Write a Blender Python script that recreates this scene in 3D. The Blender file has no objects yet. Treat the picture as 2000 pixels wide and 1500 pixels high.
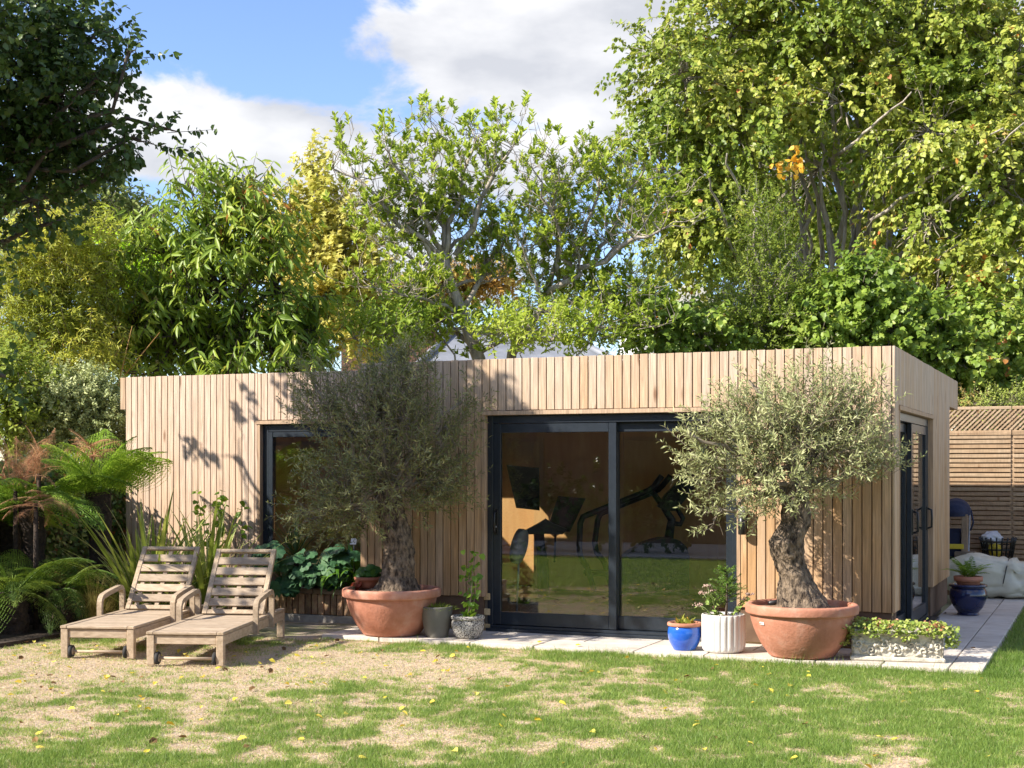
import bpy, math, random
import numpy as np
from mathutils import Vector, Matrix, Euler

random.seed(7)
rng = np.random.default_rng(11)
sc = bpy.context.scene
COL = sc.collection
R = math.radians

# ------------------------------------------------------------------ camera
FPX, TH, CAMZ, HOR = 2731.0, R(23.1), 1.55, 915.0
CT, ST = math.cos(TH), math.sin(TH)
cam_d = bpy.data.cameras.new('camera')
cam = bpy.data.objects.new('camera', cam_d)
COL.objects.link(cam)
cam.location = (0, 0, CAMZ)
cam.rotation_euler = (R(90), 0, TH)
cam_d.sensor_width = 36
cam_d.lens = 36 * FPX / 2000
cam_d.shift_y = (HOR - 750) / 2000
cam_d.clip_end = 2000
sc.camera = cam

# ------------------------------------------------------------------ light
SUN = Vector((1.0, 1.0, -1.02)).normalized()          # direction the light travels
sun_d = bpy.data.lights.new('sun', 'SUN')
sun_d.energy = 3.7
sun_d.angle = R(0.5)
sun_d.color = (1.0, 0.925, 0.81)
sun = bpy.data.objects.new('sun', sun_d)
COL.objects.link(sun)
sun.rotation_euler = SUN.to_track_quat('-Z', 'Y').to_euler()
sun.location = (-20, -20, 20)

vs = sc.view_settings
vs.view_transform = 'Standard'
vs.look = 'None'
vs.gamma = 1
vs.use_curve_mapping = False
vs.exposure = 1.47
sc.cycles.use_denoising = True
sc.cycles.max_bounces = 8
sc.cycles.transparent_max_bounces = 16
sc.cycles.sample_clamp_indirect = 8

world = bpy.data.worlds.new('World')
sc.world = world
world.use_nodes = True


def build_sky():
    nt = world.node_tree
    nt.nodes.clear()
    N, Lk = nt.nodes.new, nt.links.new
    out = N('ShaderNodeOutputWorld')
    bg = N('ShaderNodeBackground')
    bg.inputs['Strength'].default_value = 0.15
    Lk(bg.outputs[0], out.inputs[0])
    sky = N('ShaderNodeTexSky')
    sky.sky_type = 'NISHITA'
    sky.sun_disc = False
    sky.sun_elevation = math.asin(-SUN.z)
    sky.sun_rotation = math.atan2(-SUN.x, -SUN.y)
    sky.air_density = 1.0
    sky.dust_density = 0.3
    sky.ozone_density = 3.5
    tc = N('ShaderNodeTexCoord')
    sep = N('ShaderNodeSeparateXYZ')
    Lk(tc.outputs['Generated'], sep.inputs[0])

    def m(op, a, b=None, c=None):
        n = N('ShaderNodeMath')
        n.operation = op
        for i, v in enumerate((a, b, c)):
            if v is None:
                continue
            if isinstance(v, (int, float)):
                n.inputs[i].default_value = v
            else:
                Lk(v, n.inputs[i])
        return n.outputs[0]
    az = m('MULTIPLY', m('ARCTAN2', sep.outputs[0], sep.outputs[1]), 57.2958)
    el = m('MULTIPLY', m('ARCSINE', sep.outputs[2]), 57.2958)
    # cumulus banks: azimuth, elevation, half widths (degrees), weight
    banks = [(-23.0, 18.0, 7.5, 2.8, 1.15), (-20.5, 15.0, 5.0, 3.0, 0.9), (-36.0, 12.9, 6.0, 2.0, 1.2), (-31.5, 15.6, 2.6, 1.0, -.35),
             (-31.0, 12.3, 4.5, 1.5, 0.95), (-27.5, 8.0, 9.0, 2.2, 0.8), (-22.0, 12.2, 3.0, 1.6, .5), (-32.5, 18.9, 3.4, 2.6, -0.6),
             (-5.0, 16.0, 9, 5, .9), (25, 24, 18, 8, 1.0), (-60, 22, 14, 7, 1.0), (70, 18, 18, 8, 1.0),
             (120, 30, 20, 10, 1.0), (-100, 30, 18, 9, 1.0), (-140, 20, 18, 8, 1.0), (165, 26, 16, 8, 1.0), (-175, 45, 25, 10, 1.0),  # wide banks out of view, added for more fill light
             (-30, 38, 20, 8, 1.0), (40, 48, 24, 10, 1.0), (-80, 55, 30, 10, 1.0), (110, 58, 30, 10, 1.0), (-140, 62, 30, 9, 1.0), (0, 70, 60, 9, 1.0)]
    comb = N('ShaderNodeCombineXYZ')
    Lk(m('MULTIPLY', az, 0.16), comb.inputs[0])
    Lk(m('MULTIPLY', el, 0.30), comb.inputs[1])
    nz = N('ShaderNodeTexNoise')
    nz.inputs['Scale'].default_value = 1.0
    nz.inputs['Detail'].default_value = 8
    nz.inputs['Roughness'].default_value = 0.58
    nz.inputs['Distortion'].default_value = 0.25
    Lk(comb.outputs[0], nz.inputs['Vector'])
    dens = None
    for a, e, wa, we, wt in banks:
        da = m('DIVIDE', m('SUBTRACT', az, a), wa)
        de = m('DIVIDE', m('SUBTRACT', el, e), we)
        q = m('ADD', m('MULTIPLY', da, da), m('MULTIPLY', de, de))
        g = m('MULTIPLY', m('EXPONENT', m('MULTIPLY', q, -1.0)), wt)
        dens = g if dens is None else m('ADD', dens, g)
    dens = m('ADD', dens, m('MULTIPLY', m('SUBTRACT', nz.outputs[0], 0.5), 2.7))
    mr = N('ShaderNodeMapRange')
    mr.interpolation_type = 'SMOOTHSTEP'
    mr.inputs[1].default_value = 0.30
    mr.inputs[2].default_value = 0.72
    Lk(dens, mr.inputs[0])
    # inner shading of the clouds
    nz2 = N('ShaderNodeTexNoise')
    nz2.inputs['Scale'].default_value = 1.1
    nz2.inputs['Detail'].default_value = 5
    cb2 = N('ShaderNodeCombineXYZ')
    Lk(m('MULTIPLY', az, 0.16), cb2.inputs[0])
    Lk(m('MULTIPLY', m('ADD', el, 1.4), 0.34), cb2.inputs[1])
    Lk(cb2.outputs[0], nz2.inputs['Vector'])
    rp = N('ShaderNodeValToRGB')
    rp.color_ramp.elements[0].position = 0.36
    rp.color_ramp.elements[0].color = (2.65, 2.62, 2.6, 1)
    rp.color_ramp.elements[1].position = 0.62
    rp.color_ramp.elements[1].color = (1.8, 1.82, 1.9, 1)
    Lk(nz2.outputs[0], rp.inputs[0])
    # the blue between: the physical sky, a little deeper near the skyline as in clear air
    hs = N('ShaderNodeHueSaturation')
    hs.inputs['Saturation'].default_value = 1.05
    hs.inputs['Value'].default_value = 0.64
    hs.inputs['Hue'].default_value = 0.512
    Lk(sky.outputs[0], hs.inputs['Color'])
    mx = N('ShaderNodeMix')
    mx.data_type = 'RGBA'
    Lk(m('MULTIPLY', mr.outputs[0], 0.93), mx.inputs[0])
    Lk(hs.outputs[0], mx.inputs[6])
    Lk(rp.outputs[0], mx.inputs[7])
    Lk(mx.outputs[2], bg.inputs['Color'])


build_sky()


# ------------------------------------------------------------------ place helpers
def at(px, d, z=0.0):
    t = (px - 1000) / FPX
    return Vector((d * (t * CT - ST), d * (t * ST + CT), z))


def atp(px, py, d):
    return at(px, d, CAMZ + (HOR - py) * d / FPX)


def plx(px, Y):
    t = (px - 1000) / FPX
    return Y * (t * CT - ST) / (t * ST + CT)


# ------------------------------------------------------------------ noise
def _h(ix, iy, iz, s):
    n = (ix * 374761393 + iy * 668265263 + iz * 2147483647 + s * 974634777) & 0xffffffff
    n = ((n ^ (n >> 13)) * 1274126177) & 0xffffffff
    n = n ^ (n >> 16)
    return (n & 0xffffff) / float(0xffffff)


def vnoise(p, s=0):
    p = np.asarray(p, float)
    if p.shape[-1] == 2:
        p = np.concatenate([p, np.zeros(p.shape[:-1] + (1,))], -1)
    i = np.floor(p).astype(np.int64)
    f = p - i
    f = f * f * (3 - 2 * f)
    r = 0
    for dx in (0, 1):
        for dy in (0, 1):
            for dz in (0, 1):
                w = (f[..., 0] if dx else 1 - f[..., 0]) * (f[..., 1] if dy else 1 - f[..., 1]) * (f[..., 2] if dz else 1 - f[..., 2])
                r = r + w * _h(i[..., 0] + dx, i[..., 1] + dy, i[..., 2] + dz, s)
    return r


def fbm(p, o=4, s=0):
    p = np.asarray(p, float)
    a, t, r = 1.0, 0.0, 0.0
    for k in range(o):
        r = r + a * vnoise(p * (2 ** k), s + k)
        t += a
        a *= 0.5
    return r / t


# ------------------------------------------------------------------ materials
MATS = {}
KA = 0.84


def ka(c):
    return tuple(v * KA for v in c)



def _new(name):
    m = bpy.data.materials.new(name)
    m.use_nodes = True
    nt = m.node_tree
    nt.nodes.clear()
    out = nt.nodes.new('ShaderNodeOutputMaterial')
    b = nt.nodes.new('ShaderNodeBsdfPrincipled')
    nt.links.new(b.outputs[0], out.inputs[0])
    MATS[name] = m
    return m, nt, b, out


def pmat(name, c1, c2=None, scale=6, rough=0.6, bump=0.0, bscale=None, stretch=(1, 1, 1), orand=0.0, metal=0.0, spec=0.5,
         detail=6, lo=0.35, hi=0.65, coat=0.0, rrange=0.0, c3=None):
    m, nt, b, out = _new(name)
    N, Lk = nt.nodes.new, nt.links.new
    c2 = ka(c2 or c1)
    c1 = ka(c1)
    c3 = ka(c3) if c3 else None
    tc = N('ShaderNodeTexCoord')
    oi = N('ShaderNodeObjectInfo')
    mul = N('ShaderNodeMath')
    mul.operation = 'MULTIPLY'
    mul.inputs[1].default_value = 37.0
    Lk(oi.outputs['Random'], mul.inputs[0])
    add = N('ShaderNodeVectorMath')
    add.operation = 'ADD'
    Lk(tc.outputs['Object'], add.inputs[0])
    Lk(mul.outputs[0], add.inputs[1])
    mp = N('ShaderNodeMapping')
    mp.inputs['Scale'].default_value = stretch
    Lk(add.outputs[0], mp.inputs[0])
    nz = N('ShaderNodeTexNoise')
    nz.inputs['Scale'].default_value = scale
    nz.inputs['Detail'].default_value = detail
    nz.inputs['Roughness'].default_value = 0.6
    Lk(mp.outputs[0], nz.inputs['Vector'])
    rp = N('ShaderNodeValToRGB')
    rp.color_ramp.elements[0].position = lo
    rp.color_ramp.elements[0].color = (*c1, 1)
    rp.color_ramp.elements[1].position = hi
    rp.color_ramp.elements[1].color = (*c2, 1)
    if c3:
        e = rp.color_ramp.elements.new((lo + hi) / 2)
        e.color = (*c3, 1)
    Lk(nz.outputs[0], rp.inputs[0])
    col = rp.outputs[0]
    if orand:
        hs = N('ShaderNodeHueSaturation')
        mr = N('ShaderNodeMapRange')
        mr.inputs[3].default_value = 1 - orand
        mr.inputs[4].default_value = 1 + orand
        Lk(oi.outputs['Random'], mr.inputs[0])
        Lk(mr.outputs[0], hs.inputs['Value'])
        Lk(col, hs.inputs['Color'])
        col = hs.outputs[0]
    Lk(col, b.inputs['Base Color'])
    b.inputs['Roughness'].default_value = rough
    b.inputs['Metallic'].default_value = metal
    b.inputs['Specular IOR Level'].default_value = spec
    b.inputs['Coat Weight'].default_value = coat
    if rrange:
        mr2 = N('ShaderNodeMapRange')
        mr2.inputs[3].default_value = rough - rrange
        mr2.inputs[4].default_value = rough + rrange
        Lk(nz.outputs[0], mr2.inputs[0])
        Lk(mr2.outputs[0], b.inputs['Roughness'])
    if bump:
        bp = N('ShaderNodeBump')
        bp.inputs['Strength'].default_value = bump
        bp.inputs['Distance'].default_value = 0.02
        if bscale:
            nb = N('ShaderNodeTexNoise')
            nb.inputs['Scale'].default_value = bscale
            nb.inputs['Detail'].default_value = 6
            Lk(mp.outputs[0], nb.inputs['Vector'])
            Lk(nb.outputs[0], bp.inputs['Height'])
        else:
            Lk(nz.outputs[0], bp.inputs['Height'])
        Lk(bp.outputs[0], b.inputs['Normal'])
    return m


def leafmat(name, ramp, transl=0.3, rough=0.5, spec=0.35, attr='rnd'):
    """foliage: colour runs along the ramp by a random value kept per leaf (or per object)"""
    m, nt, b, out = _new(name)
    N, Lk = nt.nodes.new, nt.links.new
    if attr == 'object':
        a = N('ShaderNodeObjectInfo')
        src = a.outputs['Random']
    else:
        a = N('ShaderNodeAttribute')
        a.attribute_name = attr
        src = a.outputs['Fac']
    rp = N('ShaderNodeValToRGB')
    while len(rp.color_ramp.elements) < len(ramp):
        rp.color_ramp.elements.new(0.5)
    for e, (p, c) in zip(rp.color_ramp.elements, ramp):
        e.position = p
        e.color = (c[0] * 1.12, c[1] * 1.16, c[2] * .85, 1)
    Lk(src, rp.inputs[0])
    tr = N('ShaderNodeBsdfTranslucent')
    hs = N('ShaderNodeHueSaturation')
    hs.inputs['Hue'].default_value = 0.485
    hs.inputs['Value'].default_value = 1.5
    Lk(rp.outputs[0], hs.inputs['Color'])
    Lk(hs.outputs[0], tr.inputs[0])
    Lk(rp.outputs[0], b.inputs['Base Color'])
    b.inputs['Roughness'].default_value = rough
    b.inputs['Specular IOR Level'].default_value = spec
    mx = N('ShaderNodeMixShader')
    mx.inputs[0].default_value = transl
    Lk(b.outputs[0], mx.inputs[1])
    Lk(tr.outputs[0], mx.inputs[2])
    Lk(mx.outputs[0], out.inputs[0])
    return m


def glassmat(name, base=0.10, tint=(.97, .98, .972)):
    m, nt, b, out = _new(name)
    nt.nodes.remove(b)
    N, Lk = nt.nodes.new, nt.links.new
    tr = N('ShaderNodeBsdfTransparent')
    tr.inputs[0].default_value = (*tint, 1)
    gl = N('ShaderNodeBsdfGlossy')
    gl.inputs['Roughness'].default_value = 0.0
    gl.inputs['Color'].default_value = (.95, .97, 1, 1)
    lw = N('ShaderNodeLayerWeight')
    lw.inputs[0].default_value = 0.5
    pw = N('ShaderNodeMath')
    pw.operation = 'POWER'
    pw.inputs[1].default_value = 4.0
    Lk(lw.outputs['Facing'], pw.inputs[0])
    ma = N('ShaderNodeMath')
    ma.operation = 'MULTIPLY_ADD'
    ma.inputs[1].default_value = 0.85
    ma.inputs[2].default_value = base
    Lk(pw.outputs[0], ma.inputs[0])
    mx = N('ShaderNodeMixShader')
    Lk(ma.outputs[0], mx.inputs[0])
    Lk(tr.outputs[0], mx.inputs[1])
    Lk(gl.outputs[0], mx.inputs[2])
    Lk(mx.outputs[0], out.inputs[0])
    return m


def boardmat(name, pale, mid, warm, wz=(0.3, 2.4), grain=(30, 30, 1.6)):
    """weathered cedar: grain, board to board differences, silvering of the exposed upper ends"""
    pale, mid, warm = ka(pale), ka(mid), ka(warm)
    m, nt, b, out = _new(name)
    N, Lk = nt.nodes.new, nt.links.new
    tc = N('ShaderNodeTexCoord')
    oi = N('ShaderNodeObjectInfo')
    geo = N('ShaderNodeNewGeometry')
    mul = N('ShaderNodeMath'); mul.operation = 'MULTIPLY'; mul.inputs[1].default_value = 53.0
    Lk(oi.outputs['Random'], mul.inputs[0])
    add = N('ShaderNodeVectorMath'); add.operation = 'ADD'
    Lk(tc.outputs['Object'], add.inputs[0]); Lk(mul.outputs[0], add.inputs[1])
    mp = N('ShaderNodeMapping'); mp.inputs['Scale'].default_value = grain
    Lk(add.outputs[0], mp.inputs[0])
    nz = N('ShaderNodeTexNoise'); nz.inputs['Scale'].default_value = 1.6; nz.inputs['Detail'].default_value = 8
    nz.inputs['Distortion'].default_value = 1.2
    Lk(mp.outputs[0], nz.inputs['Vector'])
    # cathedral figure
    mp2 = N('ShaderNodeMapping'); mp2.inputs['Scale'].default_value = (11, 11, .55)
    Lk(add.outputs[0], mp2.inputs[0])
    wv = N('ShaderNodeTexNoise'); wv.inputs['Scale'].default_value = 1.0; wv.inputs['Detail'].default_value = 2
    Lk(mp2.outputs[0], wv.inputs['Vector'])
    fr = N('ShaderNodeMath'); fr.operation = 'MULTIPLY'; fr.inputs[1].default_value = 14.0
    Lk(wv.outputs[0], fr.inputs[0])
    pp = N('ShaderNodeMath'); pp.operation = 'PINGPONG'; pp.inputs[1].default_value = 1.0
    Lk(fr.outputs[0], pp.inputs[0])
    # board tone
    rp = N('ShaderNodeValToRGB')
    rp.color_ramp.elements[0].color = (*warm, 1); rp.color_ramp.elements[0].position = 0.0
    rp.color_ramp.elements[1].color = (*pale, 1); rp.color_ramp.elements[1].position = 1.0
    e = rp.color_ramp.elements.new(.5); e.color = (*mid, 1)
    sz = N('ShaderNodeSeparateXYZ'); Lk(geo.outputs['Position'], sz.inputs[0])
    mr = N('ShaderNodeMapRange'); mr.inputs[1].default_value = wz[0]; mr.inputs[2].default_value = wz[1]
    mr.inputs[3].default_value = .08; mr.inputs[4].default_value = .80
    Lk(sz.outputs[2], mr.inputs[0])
    big = N('ShaderNodeTexNoise'); big.inputs['Scale'].default_value = 1.0; big.inputs['Detail'].default_value = 4
    mp3 = N('ShaderNodeMapping'); mp3.inputs['Scale'].default_value = (3, 3, 1.3)
    Lk(add.outputs[0], mp3.inputs[0]); Lk(mp3.outputs[0], big.inputs['Vector'])
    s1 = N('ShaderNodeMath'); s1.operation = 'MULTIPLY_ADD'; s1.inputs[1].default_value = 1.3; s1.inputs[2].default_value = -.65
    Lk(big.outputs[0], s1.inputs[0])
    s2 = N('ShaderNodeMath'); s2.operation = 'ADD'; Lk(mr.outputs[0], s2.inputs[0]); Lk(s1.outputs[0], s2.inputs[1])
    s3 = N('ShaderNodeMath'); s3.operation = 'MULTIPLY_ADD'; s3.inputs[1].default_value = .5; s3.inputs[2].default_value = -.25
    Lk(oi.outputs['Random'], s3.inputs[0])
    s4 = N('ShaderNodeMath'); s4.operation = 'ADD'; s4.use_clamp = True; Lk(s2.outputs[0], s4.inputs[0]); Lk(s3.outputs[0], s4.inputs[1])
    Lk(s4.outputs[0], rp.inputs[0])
    # grain darkening
    mr2 = N('ShaderNodeMapRange'); mr2.inputs[1].default_value = .3; mr2.inputs[2].default_value = .7
    mr2.inputs[3].default_value = .70; mr2.inputs[4].default_value = 1.12
    Lk(nz.outputs[0], mr2.inputs[0])
    mr3 = N('ShaderNodeMapRange'); mr3.inputs[3].default_value = .84; mr3.inputs[4].default_value = 1.03
    Lk(pp.outputs[0], mr3.inputs[0])
    mm = N('ShaderNodeMath'); mm.operation = 'MULTIPLY'; Lk(mr2.outputs[0], mm.inputs[0]); Lk(mr3.outputs[0], mm.inputs[1])
    hs = N('ShaderNodeHueSaturation')
    Lk(mm.outputs[0], hs.inputs['Value']); Lk(rp.outputs[0], hs.inputs['Color'])
    # knots
    vo = N('ShaderNodeTexVoronoi'); vo.inputs['Scale'].default_value = 1.0
    mp4 = N('ShaderNodeMapping'); mp4.inputs['Scale'].default_value = (6, 6, 1.5)
    Lk(add.outputs[0], mp4.inputs[0]); Lk(mp4.outputs[0], vo.inputs['Vector'])
    kr = N('ShaderNodeMapRange'); kr.inputs[1].default_value = .06; kr.inputs[2].default_value = .14
    kr.inputs[3].default_value = .75; kr.inputs[4].default_value = 0
    Lk(vo.outputs['Distance'], kr.inputs[0])
    mx = N('ShaderNodeMix'); mx.data_type = 'RGBA'
    Lk(kr.outputs[0], mx.inputs[0]); Lk(hs.outputs[0], mx.inputs[6]); mx.inputs[7].default_value = (.16, .07, .03, 1)
    Lk(mx.outputs[2], b.inputs['Base Color'])
    b.inputs['Roughness'].default_value = .75
    b.inputs['Specular IOR Level'].default_value = .2
    bp = N('ShaderNodeBump'); bp.inputs['Strength'].default_value = .25; bp.inputs['Distance'].default_value = .004
    Lk(nz.outputs[0], bp.inputs['Height']); Lk(bp.outputs[0], b.inputs['Normal'])
    return m


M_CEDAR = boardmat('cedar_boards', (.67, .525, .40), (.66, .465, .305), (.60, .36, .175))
M_CEDAR_L = boardmat('cedar_boards_pale', (.725, .56, .435), (.715, .53, .39), (.68, .47, .31), wz=(0.2, 2.2))
M_TRIM = boardmat('cedar_trim', (.58, .42, .29), (.58, .40, .26), (.52, .33, .19))
M_FENCE = boardmat('fence_wood', (.52, .38, .25), (.47, .32, .195), (.36, .22, .13), wz=(.2, 2.2), grain=(1.6, 30, 30))
M_OLDFENCE = pmat('old_fence', (.20, .14, .09), (.33, .24, .16), 4, .85, .3, stretch=(1, 12, 1), orand=.2)
M_TEAK = pmat('teak', (.40, .30, .20), (.55, .43, .305), 3, .7, .2, stretch=(14, 2.2, 14), orand=.13, spec=.25)
M_TEAKX = pmat('teak_cross', (.39, .295, .205), (.54, .425, .31), 3, .7, .2, stretch=(2.2, 14, 14), orand=.15, spec=.25)
M_DARKWALL = pmat('membrane', (.13, .075, .045), (.18, .11, .065), 5, .9)
M_PLY = pmat('plywood', (.66, .345, .125), (.80, .48, .205), 2.2, .45, .05, stretch=(3, 3, .5), spec=.4)
M_ALU = pmat('anthracite_aluminium', (.016, .023, .033), (.022, .030, .042), 20, .32, spec=.5)
M_BLACK = pmat('black_plastic', (.010, .010, .011), (.016, .016, .017), 20, .38)
M_MACHINE = pmat('machine_grey', (.022, .022, .025), (.035, .035, .04), 12, .42)
M_RUBBER = pmat('rubber', (.02, .02, .021), (.035, .034, .034), 30, .8)
M_STEEL = pmat('brushed_steel', (.34, .34, .33), (.44, .44, .43), 30, .45, metal=.3)
M_WHITE = pmat('white_paint', (.72, .71, .68), (.80, .79, .77), 6, .6)
M_GLASS = glassmat('window_glass')
M_TERRA = pmat('terracotta', (.44, .18, .11), (.66, .41, .32), 6, .75, .2, 40, c3=(.56, .25, .165), spec=.2, lo=.28, hi=.78)
M_TERRA2 = pmat('terracotta_old', (.34, .115, .06), (.46, .18, .10), 9, .7, .1, 60)
M_SOIL = pmat('potting_soil', (.16, .095, .055), (.36, .24, .15), 30, .95, .8, 45)
M_DSOIL = pmat('bed_soil', (.03, .021, .014), (.075, .05, .032), 18, .95, .8, 25)
M_BARK_OLIVE = pmat('olive_bark', (.035, .024, .016), (.36, .27, .185), 26, .95, 1.0, 55, stretch=(1.0, 1.0, .6), lo=.36, hi=.70)
M_BARK_GREY = pmat('grey_bark', (.26, .22, .175), (.55, .48, .40), 9, .9, .6, 30, stretch=(2, 2, .4))
M_BARK_DARK = pmat('dark_bark', (.06, .045, .034), (.15, .115, .085), 9, .9, .6, 30, stretch=(2, 2, .4))
M_TWIG = pmat('twig', (.20, .16, .11), (.32, .27, .20), 8, .85)
M_TREEFERN = pmat('fern_trunk', (.02, .013, .009), (.07, .045, .03), 25, .95, 1.0, 40)
M_BRICK = pmat('stock_brick', (.30, .185, .105), (.50, .36, .19), 12, .9, .6, 40, orand=.38, c3=(.42, .26, .155))
M_PLINTH = pmat('yellow_stone', (.50, .34, .16), (.66, .49, .27), 7, .9, .6, 26, orand=.22)
M_MORTAR = pmat('mortar', (.20, .16, .12), (.30, .25, .19), 20, .95, .5)
M_CONC = pmat('concrete', (.36, .33, .29), (.50, .47, .42), 15, .9, .4)
M_PAVE = pmat('limestone_paver', (.50, .42, .34), (.72, .65, .57), 5, .8, .2, 30, orand=.08, c3=(.65, .575, .495), lo=.28, hi=.62)
M_JOINT = pmat('paver_joint', (.42, .36, .30), (.54, .48, .41), 20, .95)
M_GREYPOT = pmat('grey_glaze', (.165, .155, .13), (.21, .20, .17), 5, .55, .05)
M_SPECK = pmat('speckled_stone', (.07, .065, .06), (.62, .59, .54), 85, .85, .9, 85, lo=.40, hi=.56, detail=2)
M_BLUE = pmat('blue_glaze', (.012, .085, .52), (.03, .16, .68), 4, .16, .03, coat=.5, rrange=.05)
M_NAVY = pmat('navy_glaze', (.006, .010, .055), (.012, .020, .09), 4, .15, .03, coat=.5)
M_WPOT = pmat('white_ribbed', (.70, .67, .62), (.78, .76, .72), 5, .55)
M_STONE = pmat('carved_stone', (.40, .37, .30), (.70, .66, .56), 14, .9, .5, 60)
M_TARP = pmat('cream_tarp', (.66, .62, .47), (.80, .76, .61), 3, .55, .25, 10)
M_NAVYCLOTH = pmat('navy_cloth', (.012, .017, .05), (.022, .03, .075), 12, .8, .3, 20)
M_YELLOW = pmat('yellow_plastic', (.65, .48, .03), (.75, .58, .05), 10, .5)
M_PLASTIC = pmat('clear_sack', (.55, .56, .58), (.72, .73, .75), 9, .35, .5, 14)
M_SLATE = pmat('roof_slate', (.17, .185, .215), (.28, .295, .33), 1.5, .6, .1)
M_RENDERW = pmat('white_render', (.72, .71, .69), (.8, .79, .77), 2, .8)
M_REDBRICK = pmat('red_brick', (.15, .075, .05), (.24, .125, .085), 6, .9, .2)
M_FLOOR = pmat('rubber_floor', (.055, .05, .047), (.085, .08, .075), 40, .7)
M_CEIL = pmat('ceiling_white', (.78, .77, .75), (.82, .81, .79), 4, .8)
M_SCREEN = pmat('dark_screen', (.006, .006, .007), (.009, .009, .01), 5, .12)
M_LABEL = pmat('paper_label', (.75, .74, .72), (.82, .81, .8), 9, .6)
M_REDP = pmat('red_print', (.6, .06, .05), (.65, .08, .06), 9, .6)
M_SEEDPINK = pmat('sedum_pink', (.52, .30, .27), (.62, .50, .38), 40, .8, .6, 70)


# ------------------------------------------------------------------ mesh builders
def obj(name, verts, faces, mat, parent=None, smooth=False, rnd=None, kind=None, label=None):
    me = bpy.data.meshes.new(name)
    me.from_pydata([tuple(v) for v in verts], [], [tuple(f) for f in faces])
    me.materials.append(mat)
    if smooth:
        me.polygons.foreach_set('use_smooth', [True] * len(me.polygons))
    return place(me, name, parent, kind=kind, label=label)


def place(me, name, parent=None, loc=None, rot=None, scale=None, kind=None, label=None):
    o = bpy.data.objects.new(name, me)
    COL.objects.link(o)
    if parent is not None:
        o.parent = parent
        w = WLOC.get(parent.name, Matrix())
        o.matrix_parent_inverse = w.inverted()
    if loc is not None:
        o.location = loc
    if rot is not None:
        o.rotation_euler = rot
    if scale is not None:
        o.scale = scale if hasattr(scale, '__len__') else (scale,) * 3
    WLOC[o.name] = Matrix.LocRotScale(o.location, o.rotation_euler, o.scale)
    if kind:
        o['kind'] = kind
    if label:
        o['label'] = label
    return o


WLOC = {}      # world matrices (children are built in world space)


def thing(name, label, cat, loc=(0, 0, 0), rz=0.0, group=None, kind=None):
    o = bpy.data.objects.new(name, None)
    COL.objects.link(o)
    o.location = loc
    o.rotation_euler = (0, 0, rz)
    o.empty_display_size = .1
    WLOC[o.name] = Matrix.LocRotScale(Vector(loc), Euler((0, 0, rz)), None)
    tag(o, label, cat, group, kind)
    return o


def tag(o, label=None, cat=None, group=None, kind=None):
    if label: o['label'] = label
    if cat: o['category'] = cat
    if group: o['group'] = group
    if kind: o['kind'] = kind
    return o


def local(root):
    return WLOC[root.name]


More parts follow.
